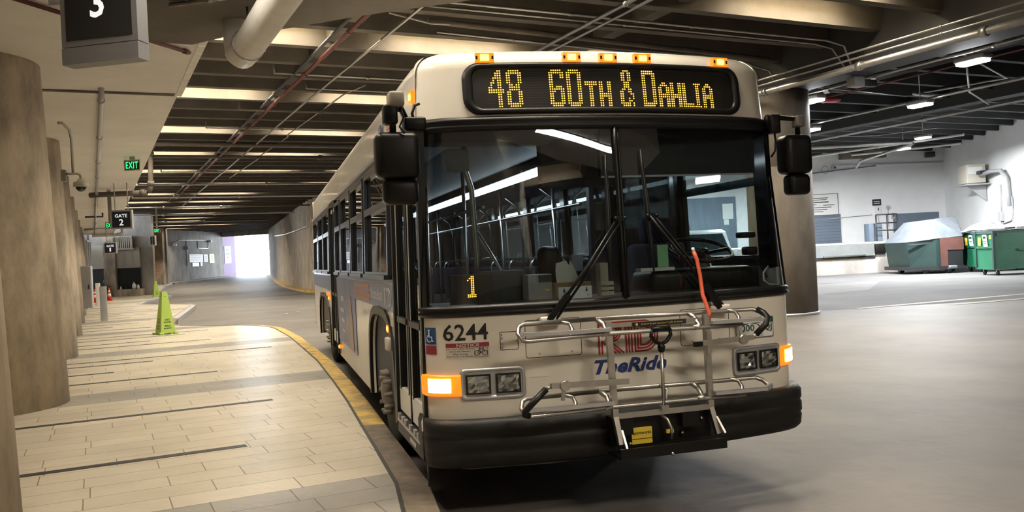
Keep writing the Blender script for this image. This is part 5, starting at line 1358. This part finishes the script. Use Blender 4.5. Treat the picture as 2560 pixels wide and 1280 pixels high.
# signs on the long far wall
def wsign(fr, t0, t1, z0, z1, name, label, m, cat='sign', lines=(), ink='black_ink', th=.03, txt=None):
    t = thing(name, label, cat, tuple(wpt(fr, t0, z0, .004)), fr[1])
    MB().box(0, t1-t0, -th, 0, 0, z1-z0).build('board', M[m], t)
    mb = MB(); w_ = t1-t0; h = z1-z0
    for (u, v, ww, hh) in lines: mb.box(u*w_, (u+ww)*w_, -th-.003, -th+.001, v*h, (v+hh)*h)
    if txt:
        for s, u, v, ww, hh in txt: put_text(mb, s, plane_fn((0,-th-.004,0),(1,0,0),(0,0,1)), u*w_, v*h, ww*w_, hh*h, .01)
    if mb.v: mb.build('board_print', M[ink], t)
    return t
zr = .0
wsign(LW, 4.8, 7.6, 2.42, 3.17, 'wall_sign', 'wide white rules board on the far wall', 'sticker', lines=[(.08,.8,.84,.05),(.08,.66,.8,.05),(.08,.52,.84,.05),(.08,.38,.7,.05),(.08,.24,.84,.05)], ink='bluegrey')
wsign(LW, 5.35, 6.7, 2.02, 2.36, 'arrow_sign', 'blue sign with a white arrow below the rules board', 'stripe_blue', lines=[(.25,.42,.45,.16),(.2,.3,.08,.4),(.12,.42,.1,.16)], ink='signwhite')
wsign(LW, 7.8, 8.65, 2.42, 3.15, 'wall_sign', 'small white square sign right of the rules board', 'sticker', lines=[(.2,.2,.6,.08),(.2,.7,.6,.08),(.3,.4,.4,.15)], ink='bluegrey')
wsign(LW, 9.0, 10.1, 2.28, 3.2, 'wall_sign', 'yellow warning sign on the far wall', 'yellow', lines=[(.4,.2,.2,.6),(.2,.85,.6,.06)])
wsign(LW, 7.0, 7.45, 2.02, 2.40, 'notice', 'small pink notice under the white signs', 'sticker', lines=[(.2,.3,.6,.1),(.2,.6,.6,.1)], ink='red_ink')
q = MB().tube([wpt(LW,4.3,4.6,.04), wpt(LW,4.3,3.7,.04), wpt(LW,4.3,2.1,.04)], .03, 6).build('conduit', M['galv']); tag(q, 'grey conduit running down the far wall', 'conduit'); MB().rbox(0,.2,-.08,.0,0,.35,.02,2).build('box', M['greypaint'], q, loc=wpt(LW,4.2,3.6,.05))
q = MB().tube([wpt(LW,1.0,4.1,.05), wpt(LW,3.2,4.5,.05), wpt(LW,9,4.55,.05)], .035, 6).build('conduit', M['pipewhite']); tag(q, 'white conduit along the top of the far wall', 'conduit')
for lb, x, z in (('white camera pair at the left of the far wall', 1.7, 4.05), ('white camera at the top right of the far wall', 8.9, 4.45)):
    t = thing('security_camera', lb, 'camera', tuple(wpt(LW, x, z, .02)), LW[1]); MB().rbox(-.15,.15,-.35,-.08,-.1,.12,.03,2).build('camera_body', M['signwhite'], t); MB().box(-.05,.05,-.1,0,-.05,.05).build('bracket', M['galv'], t); MB().lathe([(.06,-.36),(.06,-.34)],(0,0,0.0),'Y',10).build('lens', M['charcoal'], t)
q = MB().tube([wpt(LW,6.6,4.5,.04), wpt(LW,6.6,3.85,.04), wpt(LW,6.8,3.75,.04), wpt(LW,8.8,3.75,.04), wpt(LW,8.9,3.9,.04), wpt(LW,8.9,4.4,.04)], .03, 6).build('conduit', M['galv']); tag(q, 'looped conduit below the camera on the far wall', 'conduit')
# posters on the purple pier
pf_ = wframe((-6.35, 88.15), (-5.2, 90.6))
wsign(pf_, .3, 1.7, 2.2, 4.0, 'poster', 'white posters on the purple pier by the exit', 'paper', lines=[(.2,.75,.5,.08),(.2,.5,.6,.1),(.3,.3,.3,.1)], ink='bluegrey')
# white tag and post on the right tunnel wall
q = MB().box(-.02,.0,-.12,.12,0,.75).build('sign', M['paper'], None, loc=(-.33,60.5,2.2)); tag(q, 'narrow white tag on the right tunnel wall', 'sign')
q = MB().rbox(-.09,.09,-.09,.09,0,2.6,.02,2).build('guard_post', M['bluegrey'], None, loc=(.42,48.5,0)); tag(q, 'blue grey guard post by the right tunnel wall', 'post')
# two little pieces of litter on the road
for i, (x, y) in enumerate([(-1.6,24.5),(-1.2,25.2)]):
    q = MB().ball((0,0,.012), .06, .05, .012, 8, 5).build('paper_scrap', M['paper'], None, loc=(x, y, 0)); tag(q, ('left', 'right')[i]+' white paper scrap on the far road', 'scrap')

# ================================================================== LOADING AREA
pipe([W(-3,9.62,4.72), W(24,9.78,4.72)], .062, 'galv', 'thick silver pipe slanting right of the bus roof, below two conduits', couplings=[(0,.1),(0,.27),(0,.36),(0,.45),(0,.6)])
pipe([W(-3,9.7,4.90), W(24,9.85,4.90)], .02, 'galv', 'middle thin conduit above the thick silver pipe', couplings=[(0,.3),(0,.5)])
pipe([W(-3,9.7,5.02), W(24,9.85,5.02)], .02, 'galv', 'upper thin conduit above the thick silver pipe', couplings=[(0,.3),(0,.5)])
pipe([W(-2,11.2,4.86), W(24,11.75,4.86)], .03, 'galv', 'conduit joining the nearest dock lamp to the column', couplings=[(0,.28),(0,.4)])
pipe([W(-2,14.95,4.86), W(24,15.4,4.86)], .035, 'galv', 'conduit joining the middle dock lamp to the column', couplings=[(0,.35),(0,.5)])
pipe([W(3,18.2,4.9), W(26,18.9,4.9)], .045, 'galv', 'bright pipe across the dock ceiling below the middle lamp', couplings=[(0,.4),(0,.65)])
pipe([W(2,13.0,5.2), W(22,13.2,5.2)], .075, 'charcoal', 'black pipe with white straps over the loading area')
pipe([W(3,13.25,5.08), W(18,13.4,5.08)], .02, 'pipered', 'thin red line under the black pipe')
for i, a in enumerate((9.2, 10.6, 12.3, 13.2, 14.8)):
    q = MB().tube([W(a,13.08,5.2), W(a+.14,13.08,5.2)], .082, 12).build('pipe_strap', M['pipewhite']); tag(q, 'white strap on the black pipe, number %d counted from the camera side' % (i+1) if False else ('first','second','third','fourth','fifth')[i]+' white strap on the black pipe counted from the right', 'strap')
q = MB().rbox(-.2,.2,-.14,.14,0,.07,.02,2).build('alarm_lamp', M['red_ink'], None, loc=W(10.9,13.4,4.96)); tag(q, 'flat red lamp hanging under the black pipe', 'lamp')
pipe([W(9.4,18.0,5.5), W(10.5,15.9,5.2), W(9.6,15.7,4.95)], .05, 'galv', 'diagonal brace above the middle dock lamp')
pipe([W(8.6,15.3,5.4), W(9.2,16.2,5.0), W(10.2,18.4,4.95)], .022, 'pipewhite', 'white cable dropping past the middle dock lamp', 'cable', 'cable')
pipe([W(20.8,22.6,5.3), W(18.8,26.2,5.3)], .09, 'galv', 'pale thick pipe crossing before the dock wall')
pipe([W(18.8,26.3,5.25), W(22.9,28.0,5.05), W(24.5,29.5,4.95)], .06, 'galv', 'diagonal pale pipe down to the dock wall')
pipe([W(25.6,27.5,5.55), W(18.2,28.5,5.55)], .05, 'pipewhite', 'long bright pipe before the dock wall, upper of two', couplings=[(0,.5)])
pipe([W(25.0,29.8,5.6), W(20.8,31.9,5.6)], .05, 'pipewhite', 'bright pipe before the dock wall, lower of two')
pipe([W(16.5,19.3,5.05), W(16,21.0,5.05), W(14.8,22.4,5.15)], .02, 'galv', 'thin bent conduit to the small dock lamp')
pipe([W(10.2,11.5,5.15), W(10.2,13.6,5.1), W(10.0,15,5.0)], .018, 'galv', 'thin conduit crossing between two dock lamps')
pipe([W(6.2,11.8,4.95), W(7.6,15.2,4.95)], .02, 'galv', 'thin conduit right of the nearest dock lamp')
t = thing('sensor_box', 'small grey sensor box beside the nearest dock lamp', 'sensor', W(7.9,10.95,4.62), R(10)); MB().rbox(-.2,.1,-.1,.1,0,.2,.02,2).build('case', M['greypaint'], t); MB().rbox(.1,.5,-.06,.06,.03,.17,.02,2).build('arm', M['charcoal'], t); MB().tube([(.1,0,.2),(.1,0,.4)], .02, 6).build('stem', M['galv'], t)
# dock platform
DK = wframe((17.0, 29.0), (25.9, 27.53))
def box_fr(fr, t0, t1, o0, o1, z0, z1):
    return MB().prism([wpt(fr,t0,z0,-o0), wpt(fr,t1,z0,-o0), wpt(fr,t1,z0,-o1), wpt(fr,t0,z0,-o1)], (0,0,z1-z0))
o = box_fr(DK, 0, 9.02, 0, 5.2, 0, 1.36).build('dock_platform', M['concrete_grey']); tag(o, 'raised concrete loading dock platform right of the column', 'loading dock')
box_fr(DK, -.02, 9.04, -.02, 5.2, 1.36, 1.42).build('dock_edge', M['pipewhite'], o)
box_fr(DK, 7.2, 8.4, -.03, .2, 1.28, 1.345).build('edge_stripe', M['curb_yellow'], o); box_fr(DK, 4.9, 6.9, -.012, .02, .66, .73).build('edge_stripe', M['curb_yellow'], o)
t = thing('dock_leveller', 'grey steel dock leveller plate on the dock face', 'dock leveller', tuple(wpt(DK, 5.9, .80, .0)), DK[1])
MB().prism([(-1.6,-.10,0),(1.5,-.10,0),(1.6,-.06,.55),(-1.6,-.06,.55)], (0,.06,0)).build('lip_plate', M['leveller'], t); MB().bar((-.9,-.12,.03),(1.1,-.12,.03),.06).build('hinge', M['steel'], t); MB().box(-1.62,1.62,-.06,-.005,-.10,.0).build('pit', M['charcoal'], t)
for lb, x in (('right', 7.75), ('left', 4.0)):
    q = MB().rbox(-.25,.25,-.16,-.01,0,.42,.03,2).build('dock_bumper', M['blackrubber'], None, loc=wpt(DK, x, .9, 0)); q.rotation_euler = (0,0,DK[1]); tag(q, 'black rubber dock bumper on the %s of the leveller' % lb, 'dock bumper')
# dock wall furniture
def bk_panel(t0, t1, z0, z1, m, name, label, cat, out=.02):
    q = MB().box(0, t1-t0, -out, 0, 0, z1-z0).build(name, M[m], None, loc=wpt(BK, t0, z0, .003)); q.rotation_euler = (0,0,BK[1]); return tag(q, label, cat)
dd = thing('dock_shutter', 'blue grey shutter door on the dock wall behind the column', 'shutter door', tuple(wpt(BK, 1.2, 1.42, .003)), BK[1])
MB().box(0,3.05,-.05,0,0,1.50).build('curtain', M['bluegrey'], dd)
mb = MB()
for k in range(9): mb.box(.02,3.03,-.056,-.05,.12+k*.16,.13+k*.16)
mb.build('slat_line', M['charcoal'], dd)
big = wsign(BK, 2.2, 4.15, 2.90, 4.0, 'wall_sign', 'large white sign with lines of small black writing on the dock wall', 'paper', lines=[(.12,.80,.62,.035),(.2,.72,.5,.03),(.2,.6,.55,.05),(.12,.5,.3,.03),(.6,.46,.3,.03),(.12,.36,.7,.03),(.2,.26,.5,.03),(.15,.16,.45,.03)])
MB().frame((-.01,-.045,-.01),(1,0,0),(0,0,1),1.97,1.12,.02,.02,(0,1,0)).build('sign_frame', M['charcoal'], big)
bk_panel(7.0, 9.4, 1.42, 2.80, 'bluegrey', 'wall_panel', 'blue grey wall panel behind the compactor', 'panel')
dp = bk_panel(-4.2, -1.2, .2, 4.1, 'bluegrey', 'roller_door', 'tall blue grey door seen through the driver window', 'door', .06)
for lb, x0, x1, z0, z1 in (('large white paper', -1.9, -1.35, 2.95, 3.75), ('small white paper', -1.85, -1.6, 2.65, 2.93), ('narrow white paper', -4.1, -3.85, 3.1, 3.6)):
    bk_panel(x0, x1, z0, z1, 'paper', 'notice', lb+' on the tall blue grey door behind the bus', 'notice', .07)
t = wsign(BK, 5.95, 6.40, 3.28, 3.6, 'wall_sign', 'small dark sign over the white control box', 'signface', lines=[(.15,.3,.7,.08),(.15,.6,.7,.08)], ink='signwhite')
t = thing('control_box', 'white control box on the dock wall under the dark sign', 'control box', tuple(wpt(BK, 6.05, 2.80, .003)), BK[1]); MB().rbox(0,.32,-.12,0,0,.44,.02,2).build('case', M['signwhite'], t); MB().box(.13,.18,-.125,-.12,.2,.36).build('switch', M['charcoal'], t)
MB().tube([(.15,-.05,0),(.2,-.05,-.5),(.3,-.05,-1.0)], .02, 6).build('cable', M['greypaint'], t)
q = MB().tube([wpt(BK,2,2.62,.04), wpt(BK,5.9,2.80,.04)], .02, 6).build('conduit', M['greypaint']); tag(q, 'grey conduit along the dock wall to the control box', 'conduit')
t = thing('wall_lamp', 'small round lamp right of the control box', 'lamp', tuple(wpt(BK, 6.75, 3.15, .003)), BK[1]); MB().lathe([(.09,-.12),(.1,-.05),(.06,0)], (0,0,0), 'Y', 14).build('shade', M['greypaint'], t); MB().tube([(0,-.03,-.05),(0,-.03,-1.0)], .015, 6).build('conduit', M['greypaint'], t)
t = thing('switch_box', 'small grey switch box beside the railing on the dock', 'box', tuple(wpt(BK, 7.0, 2.55, .003)), BK[1]); MB().rbox(-.08,.08,-.1,0,0,.3,.01,2).build('case', M['greypaint'], t); MB().box(-.03,.03,-.11,-.1,.1,.2).build('switch', M['charcoal'], t)
t = thing('security_camera', 'round wall camera with a cable loop high behind the column', 'camera', tuple(wpt(BK, 4.0, 5.35, .003)), BK[1]); MB().lathe([(.1,-.2),(.11,-.05),(.06,0)], (0,0,0), 'Y', 14).build('camera_body', M['greypaint'], t); MB().lathe([(.05,-.215),(.05,-.2)], (0,0,0), 'Y', 12).build('lens', M['charcoal'], t); MB().tube([(-.45+.18*math.cos(R(a)), -.03, -.1+.18*math.sin(R(a))) for a in range(0,360,20)], .015, 6, True).build('cable_loop', M['greypaint'], t)
t = thing('security_camera', 'dark camera in the corner above the dock wall', 'camera', tuple(wpt(BK, 8.9, 5.75, .05)), BK[1]); MB().rbox(-.2,.2,-.5,-.1,-.12,.16,.04,2).build('camera_body', M['charcoal'], t); MB().box(-.05,.05,-.12,0,0,.1).build('bracket', M['greypaint'], t)
q = MB().tube([wpt(BK,2.2,5.05,.05), wpt(BK,6.2,5.35,.05)], .03, 6).build('conduit', M['bluegrey']); tag(q, 'dark conduit line high on the dock wall', 'conduit')
q = MB().box(0,2.3,-.45,0,0,.5).build('bulkhead', M['pipebrown'], None, loc=wpt(BK, 4.3, 5.75, .0)); q.rotation_euler = (0,0,BK[1]); tag(q, 'brown bulkhead at the top of the dock wall', 'bulkhead')
# air unit on the right wall
t = thing('air_conditioner', 'beige air conditioner unit on brackets on the right wall', 'air conditioner', tuple(wpt(RW, 5.6, 3.75, .05)), RW[1])
MB().rbox(-.1,1.15,-.95,-.15,.08,.95,.04,2).build('case', M['beige'], t); MB().box(-.3,1.2,-1.0,0,0,.06).build('shelf', M['greypaint'], t); MB().box(.98,1.152,-.9,-.3,.5,.8).build('vent', M['signwhite'], t)
mb = MB()
for k in range(6): mb.box(-.105,-.1,-.88,-.25,.18+k*.12,.22+k*.12)
mb.build('louvre', M['greypaint'], t); MB().prism([(.6,0,0),(.6,-.8,0),(.6,0,-.75)], (.06,0,0)).build('bracket', M['greypaint'], t)
MB().box(1.15,1.6,-.55,-.1,.45,.6).build('duct_box', M['charcoal'], t)
MB().tube([(1.2,-.4,.4),(2.2,-.35,.5),(3.0,-.2,.45),(3.35,-.12,.1),(3.5,-.1,-1.1)], .09, 10).build('hose', M['greypaint'], t)
t = thing('junction_box', 'small grey junction box low on the right wall', 'box', tuple(wpt(RW, 7.75, 2.05, .003)), RW[1]); MB().rbox(0,.36,-.14,0,0,.42,.01,2).build('case', M['greypaint'], t); MB().tube([(.2,-.06,.42),(.2,-.06,1.6)], .025, 6).build('conduit', M['greypaint'], t); MB().tube([(.2,-.06,0),(.3,-.06,-.1),(1.2,-.06,.0),(1.4,-.06,.2),(1.4,-.06,1.0)], .03, 6).build('conduit', M['greypaint'], t)
# railing and steps on the dock edge
t = thing('railing', 'dark steel railing at the right end of the dock', 'railing', tuple(wpt(DK, 8.35, 1.42, -1.2)), DK[1])
for x in (0, .55, 1.05): MB().tube([(x,0,0),(x,0,1.25)], .035, 8).build('post', M['charcoal'], t)
for z in (.5, .85, 1.25): MB().tube([(0,0,z),(1.05,0,z)], .03, 8).build('rail', M['charcoal'], t)
q = MB().rbox(-.3,.35,-.25,.25,0,.85,.02,2).build('machine_box', M['bluegrey'], None, loc=wpt(DK, 8.5, 1.42, -1.8)); q.rotation_euler = (0,0,DK[1]); tag(q, 'blue grey machine box behind the dock railing', 'machine')

# compactor with sloping silver hopper
t = thing('trash_compactor', 'green and brown compactor container with a sloping silver hood', 'compactor', (23.7, 24.1, 0), R(-16))
# local: x right (camera-right), y away
def CX(p): 
    d = Vector((p[0]-23.7, p[1]-24.1, 0)); c, s = math.cos(R(16)), math.sin(R(16)); return (d.x*c-d.y*s, d.x*s+d.y*c, p[2])
A0 = (-.35,0); 
PB = [(-.3,.4),(.55,-.1),(1.65,-.1),(1.65,1.4),(2.5,1.45),(2.5,2.4),(-.3,2.4)]
TB = [(-.45,.4,1.32),(.55,-.1,1.40),(1.65,-.1,1.47),(1.65,1.4,1.5),(2.5,1.45,1.55),(2.5,2.4,1.55),(-.45,2.4,1.32)]
MB().add([(x,y,.30) for x,y in PB]+TB, [(6,5,4,3,2,1,0),(7,8,9,10,11,12,13)]+[(i,(i+1)%7,7+(i+1)%7,7+i) for i in range(7)]).build('body', M['dark_green'], t)
MB().add([(-.47,.4,1.33),(.35,-.12,1.42),(.9,.5,2.22),(.35,1.0,2.18),(-.47,2.4,1.33),(.35,2.2,2.18)], [(0,1,2,3),(0,3,5,4)]).build('hood_side', M['silver'], t)
MB().add([(.35,-.12,1.42),(1.66,-.12,1.50),(1.66,1.42,1.52),(2.5,1.45,1.6),(2.35,1.7,2.36),(.9,.5,2.22),(.35,1.0,2.18),(.35,2.2,2.18),(2.35,2.3,2.36),(2.52,2.4,1.58)], [(0,1,2,4,5),(2,3,4),(5,4,8,7,6),(3,9,8,4)]).build('hood', M['silver'], t)
MB().box(.72,1.66,-.16,-.08,.95,1.46).build('front_beam', M['brownred'], t); MB().box(.72,1.0,-.16,-.08,.25,.95).build('front_post', M['brownred'], t)
MB().box(1.0,1.64,-.12,-.08,.25,.95).build('front_recess', M['charcoal'], t)
MB().prism([(-.5,.35,.16),(.55,-.25,.16),(1.68,-.25,.16),(1.68,1.4,.16),(2.5,1.45,.16),(2.5,2.4,.16),(-.5,2.4,.16)], (0,0,.14)).build('base_frame', M['charcoal'], t)
for x, y in ((.2,.1),(1.0,-.15),(.1,2.1),(2.3,2.1)): MB().lathe([(.13,-.09),(.14,-.05),(.14,.05),(.13,.09)], (x,y,.14), 'X', 14).build('roller', M['blackrubber'], t)
MB().rbox(.95,1.30,-.35,-.15,.17,.32,.05,2).build('winch_roller', M['silver'], t)
MB().box(-.44,.53,.05,.15,1.22,1.25).build('side_trim', M['silver'], t)
def hs(u, v): # point on the left hood slope
    p = Vector((-.47,1.1,1.33)).lerp(Vector((-.02,.08,1.385)), 1-u); q = Vector((.35,1.3,2.18)).lerp(Vector((.8,.52,2.21)), 1-u); return p.lerp(q, v)+Vector((-.02,-.015,.015))
for u0, v0 in ((.2,.5),(.5,.5),(.05,.78)):
    MB().add([hs(u0,v0), hs(u0+.1,v0), hs(u0+.1,v0+.3 if v0 < .7 else v0+.12), hs(u0,v0+.3 if v0 < .7 else v0+.12)], [(0,1,2,3)]).build('label', M['paper'], t)

# three green bins
cr = Vector((math.cos(R(16)), -math.sin(R(16)), 0)); ca = Vector((math.sin(R(16)), math.cos(R(16)), 0))
def green_bin(o, rz, label, hasbag=False):
    t = thing('dumpster', label, 'dumpster', o, rz, None)
    W_, D_, H_ = 2.3, 1.15, 1.42; z0 = .22
    mb = MB(); mb.add([(0,0,z0),(W_,0,z0),(W_,D_,z0),(0,D_,z0),(0,0,z0+H_),(W_,0,z0+H_),(W_,D_,z0+H_-.05),(0,D_,z0+H_-.05)], [(0,1,5,4),(1,2,6,5),(2,3,7,6),(3,0,4,7),(3,2,1,0)])
    mb.add([(.06,.06,z0+.5),(W_-.06,.06,z0+.5),(W_-.06,D_-.06,z0+.5),(.06,D_-.06,z0+.5)], [(0,1,2,3)]); mb.build('body', M['green_bin'], t)
    mb = MB(); mb.frame((-.03,-.03,z0+H_-.06),(1,0,0),(0,1,0),W_+.06,D_+.06,.07,.09,(0,0,1))
    for x, y in ((0,0),(0,D_),(W_,0)): mb.box(x-.04,x+.05,y-.04,y+.05,z0,z0+H_)
    mb.build('rim_frame', M['dark_green'], t)
    mb = MB(); mb.box(-.035,.0,.05,D_-.05,z0+.78,z0+.86); mb.box(-.03,0,0,D_,z0,z0+.06); mb.box(.1,W_,-.03,0,z0+H_-.2,z0+H_-.1); mb.build('side_rib', M['green_bin'], t)
    MB().tube([(.85,-.03,z0+.72),(.88,-.08,z0+.66),(1.12,-.08,z0+.66),(1.15,-.03,z0+.72)], .025, 8).build('front_handle', M['green_bin'], t)
    MB().grid(lambda x, y: Vector((x, y, z0+H_+.03+.05*math.sin(x*2.1)*math.sin(y*1.6))), [0,.5,1,1.15,1.6,W_], [.0,.4,.8,D_]).build('lid', M['charcoal'], t)
    for x, y in ((.2,.15),(W_-.2,.15),(.2,D_-.15),(W_-.2,D_-.15)):
        w_ = MB().lathe([(.085,-.03),(.10,-.02),(.10,.02),(.085,.03)], (x,y,.10), 'X', 16).build('caster', M['blackrubber'], t)
        MB().box(x-.05,x+.05,y-.03,y+.03,.12,z0).build('caster_fork', M['galv'], w_)
    mb = MB(); mb.add([(-.04,.30,z0+.85),(-.04,.58,z0+.85),(-.04,.66,z0+1.28),(-.04,.38,z0+1.28)], [(0,1,2,3)]); pp = mb.build('paper_label', M['paper'], t)
    mb = MB(); mb.box(-.045,-.041,.42,.62,z0+1.14,z0+1.22); mb.box(-.045,-.041,.40,.60,z0+1.02,z0+1.05); mb.box(-.045,-.041,.38,.57,z0+.96,z0+.98); mb.build('label_print', M['black_ink'], pp)
    MB().box(-.04,-.036,.76,.95,z0+.88,z0+1.18).build('warning_label', M['yellow'], t); MB().box(-.04,-.036,.08,.20,z0+1.12,z0+1.26).build('small_label', M['yellow'], t)
    return t
green_bin((23.3, 20.1, 0), R(-16), 'nearest green dumpster with its long side towards the viewer')
p = Vector((25.42, 22.9, 0)); green_bin(p, R(-16), 'middle green dumpster of the row of three')
p = Vector((27.49, 25.64, 0)); green_bin(p, R(-16), 'farthest green dumpster, next to the compactor')
mb = MB(); mb.grid(lambda i, j: Vector((1.5*i/8-.1, -.1+1.0*j/5, .32*math.sin(math.pi*i/8)**.7*math.sin(math.pi*(j+.0)/5)**.7+.03*math.sin(i*2+j))), range(9), range(6))
q = mb.build('trash_bag', M['bag'], None, loc=(25.55, 23.0, 1.68)); tag(q, 'white bin bag with a blue mark bulging out of a green dumpster', 'bag')
MB().add([(.75,.05,.27),(1.0,.1,.24),(1.05,.25,.30),(.85,.2,.33)], [(0,1,2,3)]).build('bag_print', M['stripe_blue'], q)
for i, (x, y) in enumerate([(24.3, 20.3), (24.75, 20.2), (25.3, 20.0)]):
    q = MB().rbox(-.16,.16,-.1,.1,0,.05,.015,2).build('cardboard_piece', M['charcoal'], None, loc=(x, y, 1.70)); tag(q, ('leftmost','middle','rightmost')[i]+' dark scrap lying on the nearest dumpster lid', 'scrap')

# white van seen through the driver window
t = thing('van', 'white vehicle parked behind the bus, seen through the driver window', 'vehicle', (10.2, 17.1, 0), R(-10))
body = [(-.0,.30),(5.0,.30),(5.0,1.0),(4.8,1.95),(4.4,2.06),(1.9,2.08),(1.55,2.0),(.95,1.25),(.1,1.1),(-.05,.8)]
mb = MB(); mb.prism([(-.95,y,z) for y,z in body], (1.9,0,0)); mb.build('body', M['carpaint'], t)
MB().add([(-.82,1.50,1.93),(.82,1.50,1.93),(.90,.99,1.28),(-.90,.99,1.28)], [(0,1,2,3)]).build('windscreen', M['carglass'], t, loc=(0,-.03,.02))
for s in (-1, 1): MB().prism([(s*.953,1.25,1.3),(s*.953,2.4,1.3),(s*.953,2.4,1.9),(s*.953,1.75,1.9)], (s*.006,0,0)).build('side_glass', M['carglass'], t)
for x in (-.9, .9):
    for y in (.95, 4.0): MB().lathe([(.2,-.12),(.34,-.11),(.36,-.05),(.36,.05),(.34,.11),(.2,.12)], (x,y,.36), 'X', 24).build('wheel', M['tire'], t)
    MB().rbox(x-.25,x+.05 if x < 0 else x+.0,-.06,.05,.75,.95,.03,2).build('headlight', M['chrome'], t)
    MB().rbox(x*1.05-.1+(.12 if x > 0 else -.12),x*1.05+.1+(.12 if x>0 else -.12),1.15,1.3,1.25,1.45,.03,2).build('side_mirror', M['carpaint'], t)
MB().box(-.6,.6,-.07,-.02,.55,.9).build('grille', M['charcoal'], t); MB().tube([(.1,2.3,2.08),(.1,2.4,2.3)], .01, 6).build('antenna', M['charcoal'], t)

# faded yellow markings and a dark patch on the floor
def mark(pts, m, nm, lab, z=.008):
    q = MB().add([(x, y, z) for x, y in pts], [tuple(range(len(pts)))]).build(nm, M[m]); return struct(q, lab)
M['faded'] = mat('faded_yellow_line', (.36,.30,.16), .6, var=.4, scale=6, col2=(.21,.19,.16))
mark([(10.6,11.4),(20.5,12.4),(20.5,12.6),(10.6,11.6)], 'faded', 'trim_90', 'faded yellow line on the loading floor')
mark([(12.5,10.7),(24,11.0),(24,11.15),(12.5,10.85)], 'faded', 'trim_91', 'second faded yellow line on the loading floor')
M['patch'] = mat('patched_floor', (.13,.126,.12), .8, var=.2, scale=2)
mark([(12.0,16.5),(15.5,17.2),(19.5,21.5),(15.5,21.5)], 'patch', 'trim_92', 'darker patch on the loading floor', .007)
